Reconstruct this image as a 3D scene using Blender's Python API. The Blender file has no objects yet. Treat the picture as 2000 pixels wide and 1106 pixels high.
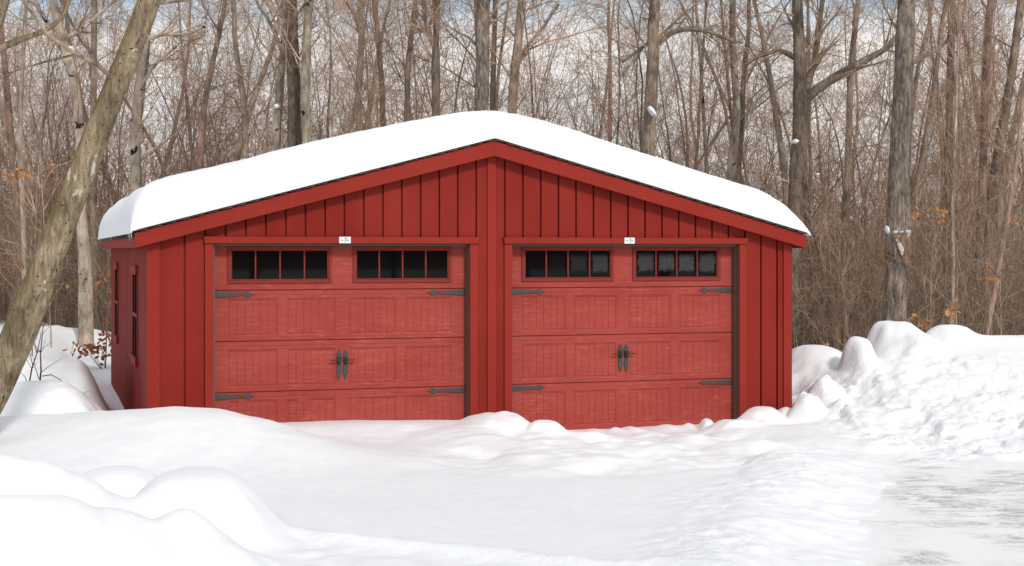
import bpy, math, random
import numpy as np
from mathutils import Vector, Matrix

# ---------------------------------------------------------------- scene, camera
S = bpy.context.scene
COL = S.collection
F, CZ, HY = 2896.7, 2.0185, 489.0          # focal length in photo pixels, eye height, horizon row
TH, X0, D0, W, L = 0.3075, -3.6885, 15.0694, 7.2588, 8.56
CT, ST = math.cos(TH), math.sin(TH)

def P(px, py, Y):                           # the point at depth Y that stands at a place of the photo
    return ((px - 1000) * Y / F, Y, CZ - (py - HY) * Y / F)
def G(s, t, z=0.0):                         # garage coordinates -> world
    return (X0 + s * CT - t * ST, D0 + s * ST + t * CT, z)

cam = bpy.data.cameras.new("camera"); camo = bpy.data.objects.new("camera", cam); COL.objects.link(camo)
camo.location = (0, 0, CZ); camo.rotation_euler = (math.pi / 2, 0, 0)
cam.sensor_width = 36; cam.lens = 36 * F / 2000; cam.shift_y = -(553 - HY) / 2000
cam.clip_end = 3000; cam.clip_start = 0.05
S.camera = camo

# ---------------------------------------------------------------- materials
def nt(name):
    m = bpy.data.materials.new(name); m.use_nodes = True
    return m, m.node_tree.nodes, m.node_tree.links, m.node_tree.nodes["Principled BSDF"]
def node(N, t, **k):
    n = N.new(t)
    for a, v in k.items():
        if a.startswith("i_"): n.inputs[a[2:].replace("_", " ")].default_value = v
        else: setattr(n, a, v)
    return n
def ramp(N, pts):
    r = N.new("ShaderNodeValToRGB"); e = r.color_ramp.elements
    while len(e) < len(pts): e.new(0.5)
    for q, (p, c) in zip(e, pts):
        q.position = p; q.color = (*c, 1) if len(c) == 3 else c
    return r
def noise(N, Lk, coord, scale, detail=4, sc=(1, 1, 1), rough=.55, dist=0.0):
    mp = N.new("ShaderNodeMapping"); mp.inputs["Scale"].default_value = sc
    Lk.new(coord, mp.inputs["Vector"])
    n = node(N, "ShaderNodeTexNoise", i_Scale=scale, i_Detail=detail, i_Roughness=rough, i_Distortion=dist)
    Lk.new(mp.outputs[0], n.inputs["Vector"]); return n
def mixc(N, Lk, fac, a, b, blend='MIX'):
    m = node(N, "ShaderNodeMix", data_type='RGBA', blend_type=blend)
    for i, v in ((0, fac), (6, a), (7, b)):
        if hasattr(v, "is_output"): Lk.new(v, m.inputs[i])
        elif i == 0: m.inputs[0].default_value = v
        else: m.inputs[i].default_value = (*v, 1)
    return m.outputs[2]
def bump(N, Lk, h, b, strength=.3, dist=.01, prev=None):
    n = node(N, "ShaderNodeBump", i_Strength=strength, i_Distance=dist)
    Lk.new(h, n.inputs["Height"])
    if prev is not None: Lk.new(prev, n.inputs["Normal"])
    Lk.new(n.outputs[0], b.inputs["Normal"]); return n.outputs[0]

def paint(name, c0, c1, c2, grain, rough=.6, fade=.5):
    """painted timber: grain stretched along one axis, patchy fading, small specks"""
    m, N, K, b = nt(name)
    tc = N.new("ShaderNodeTexCoord").outputs["Object"]
    sc = (60, 60, 3) if grain == 'z' else (7, 60, 55)
    g = noise(N, K, tc, 1.0, 5, sc, .65, .6)
    big = noise(N, K, tc, 1.3, 3, (1, 1, .5) if grain == 'z' else (.7, 1, 2.2))
    r1 = ramp(N, [(.3, c0), (.7, c1)]); K.new(big.outputs[0], r1.inputs[0])
    r2 = ramp(N, [(.50, (0, 0, 0)), (.75, (1, 1, 1))]); K.new(g.outputs[0], r2.inputs[0])
    mm = node(N, "ShaderNodeMath", operation='MULTIPLY'); mm.inputs[1].default_value = fade
    K.new(r2.outputs[0], mm.inputs[0])
    pv = noise(N, K, tc, 2.1, 3, (1, 1, 1.5)); pr = ramp(N, [(.35, (.25, .25, .25)), (.68, (1, 1, 1))]); K.new(pv.outputs[0], pr.inputs[0])
    m3 = node(N, "ShaderNodeMath", operation='MULTIPLY'); K.new(mm.outputs[0], m3.inputs[0]); K.new(pr.outputs[0], m3.inputs[1])
    c = mixc(N, K, m3.outputs[0], r1.outputs[0], c2)
    K.new(c, b.inputs["Base Color"]); b.inputs["Roughness"].default_value = rough
    b.inputs["Specular IOR Level"].default_value = .04
    bump(N, K, g.outputs[0], b, .4, .004)
    return m
M = {}
M['wall'] = paint("red_siding", (.200, .019, .0135), (.268, .031, .023), (.18, .019, .015), 'z', .6, .8)
M['trim'] = paint("red_trim", (.252, .027, .0195), (.285, .034, .024), (.245, .028, .021), 'z', .55, .3)
M['trimh'] = paint("red_trim_board", (.252, .027, .0195), (.285, .034, .024), (.245, .028, .021), 'x', .55, .3)
M['door'] = paint("red_garage_door", (.300, .048, .038), (.362, .068, .055), (.46, .135, .11), 'x', .5, .95)
M['frame'] = paint("red_window_frame", (.21, .036, .028), (.24, .042, .033), (.23, .038, .030), 'x', .5, .3)

def simple(name, c, rough=.5, metal=0.0, var=.25, scale=30, bstr=.2, spec=.5):
    m, N, K, b = nt(name)
    tc = N.new("ShaderNodeTexCoord").outputs["Object"]
    n = noise(N, K, tc, scale, 4)
    r = ramp(N, [(.3, tuple(x * (1 - var) for x in c)), (.7, tuple(min(1, x * (1 + var)) for x in c))])
    K.new(n.outputs[0], r.inputs[0]); K.new(r.outputs[0], b.inputs["Base Color"])
    b.inputs["Roughness"].default_value = rough; b.inputs["Metallic"].default_value = metal
    b.inputs["Specular IOR Level"].default_value = spec
    bump(N, K, n.outputs[0], b, bstr, .004); return m
M['strip'] = simple("grey_brown_weatherstrip", (.125, .082, .060), .7)
M['stripd'] = simple("dark_brown_stop", (.11, .062, .042), .8)
M['iron'] = simple("grey_black_iron", (.040, .046, .047), .5, 0.0, .3, 60)
M['iron2'] = simple("black_iron", (.008, .008, .008), .45, 0.0, .2, 60)
M['shingle'] = simple("dark_brown_shingle", (.085, .062, .053), .9, 0, .35, 25, .5)
M['plate'] = simple("white_plate", (.75, .76, .76), .4, 0, .02)
M['ink'] = simple("grey_green_ink", (.30, .36, .35), .5, 0, .05)
M['inkred'] = simple("dark_red_ink", (.22, .03, .03), .5, 0, .05)
M['dark'] = simple("unlit_interior", (.012, .011, .010), .9)

def glass(name, frost):
    m, N, K, b = nt(name)
    b.inputs["Base Color"].default_value = (.0025, .0025, .0025, 1)
    b.inputs["Roughness"].default_value = .03; b.inputs["Specular IOR Level"].default_value = .15
    if frost:
        tc = N.new("ShaderNodeTexCoord")
        uv = tc.outputs["UV"]
        sx = N.new("ShaderNodeSeparateXYZ"); K.new(uv, sx.inputs[0])
        def band(o, a, bb, soft):
            lo = node(N, "ShaderNodeMapRange", interpolation_type='SMOOTHSTEP'); lo.inputs[1].default_value = a; lo.inputs[2].default_value = a + soft
            hi = node(N, "ShaderNodeMapRange", interpolation_type='SMOOTHSTEP'); hi.inputs[1].default_value = bb; hi.inputs[2].default_value = bb - soft
            K.new(o, lo.inputs[0]); K.new(o, hi.inputs[0])
            mu = node(N, "ShaderNodeMath", operation='MULTIPLY'); K.new(lo.outputs[0], mu.inputs[0]); K.new(hi.outputs[0], mu.inputs[1]); return mu.outputs[0]
        edge = noise(N, K, tc.outputs["Object"], 14, 3)
        add = node(N, "ShaderNodeMath", operation='MULTIPLY_ADD'); add.inputs[1].default_value = .3; add.inputs[2].default_value = -.15
        K.new(edge.outputs[0], add.inputs[0])
        u2 = node(N, "ShaderNodeMath", operation='ADD'); K.new(sx.outputs[0], u2.inputs[0]); K.new(add.outputs[0], u2.inputs[1])
        v2 = node(N, "ShaderNodeMath", operation='ADD'); K.new(sx.outputs[1], v2.inputs[0]); K.new(add.outputs[0], v2.inputs[1])
        bm = node(N, "ShaderNodeMath", operation='MULTIPLY'); K.new(band(u2.outputs[0], .08, .95, .12), bm.inputs[0]); K.new(band(v2.outputs[0], .16, .92, .16), bm.inputs[1])
        vo = node(N, "ShaderNodeTexVoronoi", feature='DISTANCE_TO_EDGE', i_Scale=70.0); K.new(tc.outputs["Object"], vo.inputs["Vector"])
        fr = ramp(N, [(.0, (.075, .075, .075)), (.25, (.022, .022, .022))]); K.new(vo.outputs[0], fr.inputs[0])
        at = node(N, "ShaderNodeAttribute", attribute_name="frost")
        m2 = node(N, "ShaderNodeMath", operation='MULTIPLY'); K.new(bm.outputs[0], m2.inputs[0]); K.new(at.outputs["Fac"], m2.inputs[1])
        c = mixc(N, K, m2.outputs[0], (.0025, .0025, .0025), fr.outputs[0]); K.new(c, b.inputs["Base Color"])
    return m
M['glass'] = glass("dark_glass", False); M['sideglass'] = simple('dull_dark_glass', (.012, .012, .012), .35, 0, .2, 5, 0, .0); M['frost'] = glass("frosted_dark_glass", True)

def snow_mat(name):
    m, N, K, b = nt(name)
    geo = N.new("ShaderNodeTexCoord").outputs["Object"]
    at = node(N, "ShaderNodeAttribute", attribute_name="rough")
    n1 = noise(N, K, geo, 22, 5, rough=.6); n2 = noise(N, K, geo, 7, 3)
    n3 = noise(N, K, geo, 120, 2)
    c = ramp(N, [(.3, (.83, .855, .875)), (.7, (.885, .895, .905))]); K.new(n2.outputs[0], c.inputs[0])
    K.new(c.outputs[0], b.inputs["Base Color"]); b.inputs["Roughness"].default_value = .65
    b.inputs["Specular IOR Level"].default_value = .2
    st = node(N, "ShaderNodeMath", operation='MULTIPLY_ADD'); st.inputs[1].default_value = .55; st.inputs[2].default_value = .12
    K.new(at.outputs["Fac"], st.inputs[0])
    b1 = node(N, "ShaderNodeBump", i_Distance=.03); K.new(n1.outputs[0], b1.inputs["Height"]); K.new(st.outputs[0], b1.inputs["Strength"])
    bump(N, K, n3.outputs[0], b, .08, .006, b1.outputs[0])
    return m
M['snow'] = snow_mat("snow")

def driveway_mat():
    m, N, K, b = nt("icy_driveway")
    tc = N.new("ShaderNodeTexCoord").outputs["Object"]
    st = noise(N, K, tc, 1.0, 7, (3.0, 6.5, 1), .74, .8)
    pt = noise(N, K, tc, 1.1, 3, (1, 1.3, 1), .5, .3)
    fine = noise(N, K, tc, 1.0, 4, (16, 60, 1), .7)
    r1 = ramp(N, [(.44, (0, 0, 0)), (.56, (1, 1, 1))]); K.new(st.outputs[0], r1.inputs[0])
    r2 = ramp(N, [(.37, (0, 0, 0)), (.52, (1, 1, 1))]); K.new(pt.outputs[0], r2.inputs[0])
    mu = node(N, "ShaderNodeMath", operation='MULTIPLY'); K.new(r1.outputs[0], mu.inputs[0]); K.new(r2.outputs[0], mu.inputs[1])
    r3 = ramp(N, [(.44, (.18, .18, .18)), (.56, (1, 1, 1))]); K.new(fine.outputs[0], r3.inputs[0])
    mu2 = node(N, "ShaderNodeMath", operation='MULTIPLY'); K.new(mu.outputs[0], mu2.inputs[0]); K.new(r3.outputs[0], mu2.inputs[1])
    ba = node(N, 'ShaderNodeAttribute', attribute_name='bare'); mu3 = node(N, 'ShaderNodeMath', operation='MULTIPLY'); K.new(mu2.outputs[0], mu3.inputs[0]); K.new(ba.outputs['Fac'], mu3.inputs[1]); mu2 = mu3
    gr = ramp(N, [(.35, (.12, .112, .10)), (.65, (.36, .35, .31))]); K.new(fine.outputs[0], gr.inputs[0])
    c = mixc(N, K, mu2.outputs[0], (.90, .905, .91), gr.outputs[0]); K.new(c, b.inputs["Base Color"])
    b.inputs["Roughness"].default_value = .5; b.inputs["Specular IOR Level"].default_value = .3
    bump(N, K, fine.outputs[0], b, .25, .01)
    return m
M['drive'] = driveway_mat()

def bark(name, c0, c1, c2, lichen=None, scars=0.0, ridge=.6, moss=None, spots=0.0, vary=.25, lich=(.60, .68), mott=.42):
    """bark: long ridges, blotches, optional lichen patches, black scars, moss on the far-from-sun side"""
    m, N, K, b = nt(name)
    tc = N.new("ShaderNodeTexCoord").outputs["Object"]
    g = noise(N, K, tc, 1.0, 5, (26, 26, 5), .65, .8)
    big = noise(N, K, tc, 4.5, 5, (1, 1, .45), .62)
    r = ramp(N, [(.28, c0), (.5, c1), (.72, c2)]); K.new(g.outputs[0], r.inputs[0])
    rb = ramp(N, [(.32, (mott, mott * .97, mott * .94)), (.68, (1.45, 1.42, 1.38))]); K.new(big.outputs[0], rb.inputs[0])
    c = mixc(N, K, 1.0, r.outputs[0], rb.outputs[0], 'MULTIPLY')
    if moss:
        ge = N.new("ShaderNodeNewGeometry"); sx = N.new("ShaderNodeSeparateXYZ"); K.new(ge.outputs["Normal"], sx.inputs[0])
        mr = node(N, "ShaderNodeMapRange"); mr.inputs[1].default_value = -.1; mr.inputs[2].default_value = -.8
        K.new(sx.outputs[0], mr.inputs[0])
        mn = noise(N, K, tc, 5, 4, (1, 1, .5)); mu = node(N, "ShaderNodeMath", operation='MULTIPLY'); K.new(mr.outputs[0], mu.inputs[0])
        mrr = ramp(N, [(.35, (0, 0, 0)), (.6, (1, 1, 1))]); K.new(mn.outputs[0], mrr.inputs[0]); K.new(mrr.outputs[0], mu.inputs[1])
        c = mixc(N, K, mu.outputs[0], c, moss)
    if lichen:
        ln = noise(N, K, tc, 4.2, 4, (1, 1, .55), .6, .4)
        lr = ramp(N, [(lich[0], (0, 0, 0)), (lich[1], (1, 1, 1))]); K.new(ln.outputs[0], lr.inputs[0])
        c = mixc(N, K, lr.outputs[0], c, lichen)
    if scars:
        sn = noise(N, K, tc, 3.1, 3, (1, 1, 1.3), .5, .6)
        sr = ramp(N, [(.66 - scars, (0, 0, 0)), (.70 - scars, (1, 1, 1))]); K.new(sn.outputs[0], sr.inputs[0])
        c = mixc(N, K, sr.outputs[0], c, (.018, .015, .012))
    if spots:
        sn = noise(N, K, tc, 34, 2, (1, 1, .9))
        sr = ramp(N, [(.70 - spots, (0, 0, 0)), (.74 - spots, (1, 1, 1))]); K.new(sn.outputs[0], sr.inputs[0])
        c = mixc(N, K, sr.outputs[0], c, (.045, .036, .025))
    oi = N.new("ShaderNodeObjectInfo")
    hv = node(N, "ShaderNodeHueSaturation"); vr = node(N, "ShaderNodeMapRange")
    vr.inputs[3].default_value = 1 - vary; vr.inputs[4].default_value = 1 + vary
    K.new(oi.outputs["Random"], vr.inputs[0]); K.new(vr.outputs[0], hv.inputs["Value"]); K.new(c, hv.inputs["Color"])
    K.new(hv.outputs[0], b.inputs["Base Color"]); b.inputs["Roughness"].default_value = .9
    b.inputs["Specular IOR Level"].default_value = .15
    bump(N, K, g.outputs[0], b, ridge, .02)
    return m
M['bark'] = bark("grey_brown_bark", (.12, .090, .068), (.29, .232, .182), (.42, .355, .285), (.36, .35, .24), lich=(.64, .74))
M['barkd'] = bark("dark_bark", (.065, .048, .037), (.19, .148, .114), (.32, .26, .205), (.20, .20, .12), lich=(.62, .72))
M['barkr'] = bark("reddish_bark", (.15, .095, .073), (.29, .200, .158), (.41, .30, .245))
M['barkp'] = bark("pale_scarred_bark", (.22, .18, .14), (.38, .32, .26), (.44, .385, .32), None, .035)
M['barkl'] = bark("lichen_grey_bark", (.11, .090, .072), (.30, .255, .205), (.45, .395, .33), (.40, .39, .26), .02, .8, lich=(.60, .66))
M['barkoak'] = bark("furrowed_grey_bark", (.035, .028, .022), (.205, .170, .140), (.42, .37, .315), (.55, .49, .27), .0, 1.0, lich=(.66, .71), vary=.0)
M['barkf'] = bark("smooth_mossy_bark", (.085, .063, .038), (.235, .187, .122), (.37, .315, .228), (.58, .54, .45), .0, .9, moss=(.15, .115, .035), spots=.055, vary=.0, lich=(.64, .685), mott=.58)
M['twig'] = bark("brown_twigs", (.24, .140, .096), (.43, .275, .195), (.58, .41, .30), vary=.3, ridge=.1)
M['twigg'] = bark("grey_twigs", (.18, .128, .090), (.36, .268, .195), (.52, .41, .315), vary=.3, ridge=.1)
M['wound'] = bark("bare_orange_wood", (.13, .080, .048), (.24, .155, .098), (.34, .245, .170), (.50, .45, .40), vary=0, ridge=.4)
M['redstem'] = simple("dark_red_stem", (.050, .018, .014), .7)
M['leaf'] = simple("dry_orange_leaf", (.42, .185, .055), .75, 0, .35, 9)
M['leafr'] = simple("dry_rust_leaf", (.27, .085, .030), .75, 0, .4, 9)

def hill_mat():
    m, N, K, b = nt("far_wood_hillside")
    tc = N.new("ShaderNodeTexCoord").outputs["Object"]
    a = noise(N, K, tc, 1.0, 6, (.9, .9, .25), .7); c2 = noise(N, K, tc, 1.0, 4, (2.2, 2.2, .5), .7)
    r = ramp(N, [(.3, (.19, .130, .098)), (.7, (.40, .29, .225))]); K.new(a.outputs[0], r.inputs[0])
    r2 = ramp(N, [(.62, (0, 0, 0)), (.70, (1, 1, 1))]); K.new(c2.outputs[0], r2.inputs[0])
    c = mixc(N, K, r2.outputs[0], r.outputs[0], (.5, .5, .5)); K.new(c, b.inputs["Base Color"])
    b.inputs["Roughness"].default_value = 1; b.inputs["Specular IOR Level"].default_value = 0
    return m
M['hill'] = hill_mat()

# ---------------------------------------------------------------- object helpers
def props(o, label=None, cat=None, group=None, kind=None):
    for k, v in (("label", label), ("category", cat), ("group", group), ("kind", kind)):
        if v: o[k] = v
    return o
def link(name, data, parent=None, mat=None):
    o = bpy.data.objects.new(name, data); COL.objects.link(o)
    if parent: o.parent = parent
    if mat is not None and data is not None: data.materials.append(mat)
    return o
def empty(name, loc, rz=0.0, **k):
    o = bpy.data.objects.new(name, None); COL.objects.link(o); o.location = loc; o.rotation_euler = (0, 0, rz)
    o.empty_display_size = .2
    return props(o, **k)
class MB:
    def __init__(s): s.v = []; s.f = []
    def add(s, v, f):
        n = len(s.v); s.v += [tuple(p) for p in v]; s.f += [tuple(i + n for i in q) for q in f]; return s
    def box(s, x0, x1, y0, y1, z0, z1):
        return s.add([(x0, y0, z0), (x1, y0, z0), (x1, y1, z0), (x0, y1, z0), (x0, y0, z1), (x1, y0, z1), (x1, y1, z1), (x0, y1, z1)],
                     [(0, 3, 2, 1), (4, 5, 6, 7), (0, 1, 5, 4), (1, 2, 6, 5), (2, 3, 7, 6), (3, 0, 4, 7)])
    def prism(s, poly, y0, y1):                 # polygon in x,z (anticlockwise seen from -y) through y0..y1
        n = len(poly)
        v = [(x, y0, z) for x, z in poly] + [(x, y1, z) for x, z in poly]
        f = [tuple(range(n)), tuple(range(2 * n - 1, n - 1, -1))] + [(i, i + n, (i + 1) % n + n, (i + 1) % n) for i in range(n)]
        return s.add(v, f)
    def build(s, name, mat, parent=None, bevel=0.0, smooth=False):
        me = bpy.data.meshes.new(name); me.from_pydata(s.v, [], s.f); me.update()
        if smooth: me.polygons.foreach_set("use_smooth", [True] * len(me.polygons))
        o = link(name, me, parent, mat)
        if bevel:
            b = o.modifiers.new("bevel", 'BEVEL'); b.width = bevel; b.segments = 2; b.limit_method = 'ANGLE'
        return o
def quadmesh(name, V, Q, mat, parent=None, smooth=True, attrs=None):
    V = np.ascontiguousarray(V, dtype=np.float32); Q = np.ascontiguousarray(Q, dtype=np.int32)
    me = bpy.data.meshes.new(name); n = len(Q)
    me.vertices.add(len(V)); me.vertices.foreach_set("co", V.ravel())
    me.loops.add(4 * n); me.loops.foreach_set("vertex_index", Q.ravel())
    me.polygons.add(n); me.polygons.foreach_set("loop_start", np.arange(0, 4 * n, 4, dtype=np.int32))
    me.polygons.foreach_set("use_smooth", np.full(n, smooth))
    me.update(calc_edges=True)
    for k, a in (attrs or {}).items():
        t = me.attributes.new(k, 'FLOAT', 'POINT'); t.data.foreach_set("value", a.astype(np.float32).ravel())
    return link(name, me, parent, mat)

RT = np.random.RandomState(7).rand(256, 256)
def vnoise(x, y, seed=0):
    x = x + seed * 17.13; y = y + seed * 31.7
    xi = np.floor(x).astype(int); yi = np.floor(y).astype(int); fx = x - xi; fy = y - yi
    fx = fx * fx * fx * (fx * (fx * 6 - 15) + 10); fy = fy * fy * fy * (fy * (fy * 6 - 15) + 10)
    g = lambda a, b: RT[a & 255, b & 255]
    return (g(xi, yi) * (1 - fx) + g(xi + 1, yi) * fx) * (1 - fy) + (g(xi, yi + 1) * (1 - fx) + g(xi + 1, yi + 1) * fx) * fy - .5
def fbm(x, y, scale, octs=4, gain=.5, seed=0):
    z = 0; a = 1; f = 1 / scale
    for i in range(octs):
        c, s = math.cos(.6 * i), math.sin(.6 * i)
        z = z + a * vnoise((x * c - y * s) * f, (x * s + y * c) * f, seed + i); a *= gain; f *= 2.03
    return z
def sst(a, b, x):
    t = np.clip((x - a) / (b - a), 0, 1); return t * t * (3 - 2 * t)

# ---------------------------------------------------------------- garage
gar = empty("garage", (X0, D0, 0), TH, label="red board-sided double garage with two panelled doors under a snow-laden gable roof", cat="garage")
ZPK, SL = 3.203, 1.009 / 3.776
OF, OS = .134, .146
rz = lambda s: ZPK - SL * abs(s - W / 2)
DL = [.6446, 3.8654]; DW = 2.743; HB = 2.088
Z0 = -.35
def in_door(s): return any(d < s < d + DW for d in DL)

# front wall: grooved boards
GRV = .021
seams = sorted([.148 + .207 * k for k in range(1, 17)] + [3.787 + .207 * k for k in range(0, 17)])
edges = [0.0] + [s for s in seams if s < W - .02] + [W]
mb = MB()
cuts = sorted(set(edges + [d for d in DL] + [d + DW for d in DL] + [W / 2]))
sset = set(edges)
for a, b in zip(cuts, cuts[1:]):
    if b - a < 1e-4: continue
    bot = HB + .01 if in_door((a + b) / 2) else Z0
    x0 = a + (GRV / 2 if a in sset and a > 0 else 0); x1 = b - (GRV / 2 if b in sset and b < W else 0)
    mb.prism([(x0, bot), (x1, bot), (x1, rz(x1) - .06), (x0, rz(x0) - .06)], 0.0, .0345)
for a, b in ((.0, DL[0]), (DL[0] + DW, DL[1]), (DL[1] + DW, W)):
    mb.box(a + .001, b - .001, .034, .10, Z0, HB + .02)
mb.prism([(.001, HB + .02), (W - .001, HB + .02), (W - .001, rz(W) - .06), (W / 2, rz(W / 2) - .06), (.001, rz(0) - .06)], .034, .10)
mb.build("front_wall", M['wall'], gar)
# left wall, grooved too
mb = MB(); t = .11; ZW = rz(0) - .06
while t < L - .02:
    t2 = min(t + .207, L)
    mb.box(0.0, .030, t + GRV / 2, t2 - GRV / 2, Z0, ZW); t = t2
mb.box(.0295, .10, .1005, L - .001, Z0, ZW - .001)
mb.build("side_wall", M['wall'], gar)
mb = MB(); mb.box(W - .10, W, .1005, L - .001, Z0, ZW); mb.build("side_wall", M['wall'], gar)
mb = MB(); mb.prism([(.10, Z0), (W - .10, Z0), (W - .10, ZW), (W / 2, rz(W / 2) - .06), (.10, ZW)], L - .1, L); mb.build("rear_wall", M['wall'], gar)
# trims
for s0, s1, sx in ((-.022, .105, -1), (W - .085, W + .022, 1)):
    mb = MB(); mb.box(s0, s1, -.024, -.001, Z0, ZW + .0)
    if sx < 0: mb.box(-.024, -.001, -.0005, .11, Z0, ZW)
    else: mb.box(W + .001, W + .024, -.0005, .11, Z0, ZW)
    mb.build("corner_trim", M['trim'], gar, .003)
mb = MB(); mb.box(3.585, 3.682, -.022, -.001, Z0, rz(3.63) - .10); mb.build("centre_batten", M['trim'], gar, .003)
for d in DL:
    for a, b in ((d - .088, d), (d + DW, d + DW + .088)):
        mb = MB(); mb.box(a, b, -.026, -.001, Z0, HB); mb.box(a + .003 if a >= d else a, b if a >= d else b - .003, -.001, .148, Z0, HB - .002) if False else None
        mb.build("door_casing", M['trim'], gar, .003)
    mb = MB(); mb.prism([(d - .088, HB + .001), (d + DW + .088, HB + .001), (d + DW + .104, HB + .071), (d - .104, HB + .071)], -.045, -.001)
    mb.build("header_trim", M['trimh'], gar, .003)
    mb = MB(); zb = HB - .002                     # reveal: stops down both sides and across the top
    mb.box(d + .001, d + .020, .035, .147, Z0, zb); mb.box(d + .020, d + DW - .020, .035, .147, zb - .024, zb)
    mb.box(d + DW - .009, d + DW - .001, .060, .147, Z0, zb)
    mb.build("weather_strip", M['strip'], gar, .002)
    mb = MB(); mb.box(d + DW - .006, d + DW - .0005, .0, .060, Z0, zb); mb.build("door_jamb", M['stripd'], gar)

# garage doors
SEC = .5334; TD = .15
def strap(x0, dirx, zc, ln=.42):                # tapered strap with a spear tip, along +-x
    q = [(0, -.029), (.76, -.013), (.80, -.026), (.87, -.028), (.91, -.010), (1.0, 0), (.91, .010), (.87, .028), (.80, .026), (.76, .013), (0, .029)]
    pts = [(x0 + dirx * a * ln, zc + b) for a, b in q]
    return pts if dirx > 0 else pts[::-1]
def garage_door(d, frost):
    mb = MB(); y = TD
    e0, e1 = d + .012, d + DW - .010
    wins = [(d + .165, d + 1.255), (d + 1.488, d + 2.578)]
    pan = [(d + .155, d + .690), (d + .775, d + 1.305), (d + 1.440, d + 1.970), (d + 2.055, d + 2.590)]
    mb.box(e0, e1, y + .0145, y + .05, -.02, 4 * SEC)
    for k in range(4):
        z0, z1 = k * SEC + .004, (k + 1) * SEC - .004
        if k == 3:
            wz0, wz1 = 1.672, 2.058
            mb.box(e0, e1, y, y + .0165, z0, wz0); mb.box(e0, e1, y, y + .0165, wz1, z1)
            xs = [e0] + [v for w in wins for v in w] + [e1]
            for i in range(0, len(xs), 2): mb.box(xs[i], xs[i + 1], y, y + .0165, wz0, wz1)
        else:
            pz0, pz1 = z0 + .045, z1 - .080
            mb.box(e0, e1, y, y + .0165, z0, pz0); mb.box(e0, e1, y, y + .0165, pz1, z1)
            xs = [e0] + [v for w in pan for v in w] + [e1]
            for i in range(0, len(xs), 2): mb.box(xs[i], xs[i + 1], y, y + .0165, pz0, pz1)
            for a, b in pan:
                # sloped mould round the panel, then six beaded boards
                m_ = .020; o = [(a, pz0), (b, pz0), (b, pz1), (a, pz1)]; i_ = [(a + m_, pz0 + m_), (b - m_, pz0 + m_), (b - m_, pz1 - m_), (a + m_, pz1 - m_)]
                v = [(p, y + .001, q) for p, q in o] + [(p, y + .011, q) for p, q in i_]
                mb.add(v, [(j, (j + 1) % 4, (j + 1) % 4 + 4, j + 4) for j in range(4)])
                n = 6; w = (b - a - 2 * m_ - .01) / n
                for j in range(n):
                    xa = a + m_ + .005 + j * w
                    mb.box(xa + .0025, xa + w - .0025, y + .0105, y + .017, pz0 + m_ + .004, pz1 - m_ - .004)
        # two small ribs either side of each joint
        if k < 3: mb.box(e0, e1, y - .004, y - .0003, z1 - .045, z1 - .004)
        if k > 0: mb.box(e0, e1, y - .004, y - .0003, z0 + .002, z0 + .026)
    door = mb.build("garage_door", M['door'], gar, .0025)
    for wi, (a, b) in enumerate(wins):
        wz0, wz1 = 1.672, 2.058
        mb = MB()
        for (x0, x1, q0, q1) in ((a, b, wz0, wz0 + .03), (a, b, wz1 - .03, wz1), (a, a + .03, wz0 + .03, wz1 - .03), (b - .03, b, wz0 + .03, wz1 - .03)):
            mb.box(x0, x1, y - .018, y + .012, q0, q1)
        g0, g1, h0, h1 = a + .03, b - .03, wz0 + .03, wz1 - .03
        for (x0, x1, q0, q1) in ((g0, g1, h0, h0 + .014), (g0, g1, h1 - .014, h1), (g0, g0 + .014, h0 + .014, h1 - .014), (g1 - .014, g1, h0 + .014, h1 - .014)):
            mb.box(x0, x1, y - .006, y + .012, q0, q1)
        wpan = (g1 - g0) / 4
        for j in (1, 2, 3): mb.box(g0 + j * wpan - .008, g0 + j * wpan + .008, y - .004, y + .012, h0 + .014, h1 - .014)
        mb.build("window_frame", M['frame'], door, .003)
        me = bpy.data.meshes.new("window_glass"); v = []; f = []
        for j in range(4):
            n = len(v); xa, xb = g0 + j * wpan + .006, g0 + (j + 1) * wpan - .006
            v += [(xa, y + .0115, h0 + .010), (xb, y + .0115, h0 + .010), (xb, y + .0115, h1 - .010), (xa, y + .0115, h1 - .010)]; f.append((n, n + 1, n + 2, n + 3))
        me.from_pydata(v, [], f); uv = me.uv_layers.new(name="UVMap")
        for j in range(4):
            for q, c in enumerate(((0, 0), (1, 0), (1, 1), (0, 1))): uv.data[j * 4 + q].uv = c
        at = me.attributes.new("frost", 'FLOAT', 'POINT')
        fv = [0, .05, .35, .75] if wi == 0 else [.9, 1, 1, .95]
        for j in range(4):
            for q in range(4): at.data[j * 4 + q].value = fv[j]
        link("window_glass", me, door, M['frost'] if frost else M['glass'])
    for zc in (3 * SEC - .042, SEC - .042):
        for x0, dx in ((e0 + .008, 1), (e1 - .008, -1)):
            h = MB().prism(strap(x0, dx, zc), y - .014, y - .005)
            for q in (.08, .40, .70): h.prism([(x0 + dx * q * .42 + .007 * math.cos(u), zc + .007 * math.sin(u)) for u in np.linspace(0, 2 * math.pi, 9)[:-1]], y - .018, y - .0135)
            h.build("strap_hinge", M['iron'], door)
    for sx in (-1, 1):
        xc = d + DW / 2 + sx * .036; zc = 1.5 * SEC + .0; hh, ww = .165, .026
        h = MB().prism([(xc - ww * .7, zc - hh * .72), (xc, zc - hh), (xc + ww * .7, zc - hh * .72), (xc + ww, zc - hh * .5), (xc + ww * .86, zc), (xc + ww, zc + hh * .55), (xc + ww * .75, zc + hh * .78), (xc, zc + hh), (xc - ww * .75, zc + hh * .78), (xc - ww, zc + hh * .55), (xc - ww * .86, zc), (xc - ww, zc - hh * .5)], y - .014, y - .005)
        ho = h.build("door_handle", M['iron'], door, .002)
        g = MB(); g.box(xc - .021, xc + .021, y - .045, y - .0145, zc + .022, zc + .080)
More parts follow.
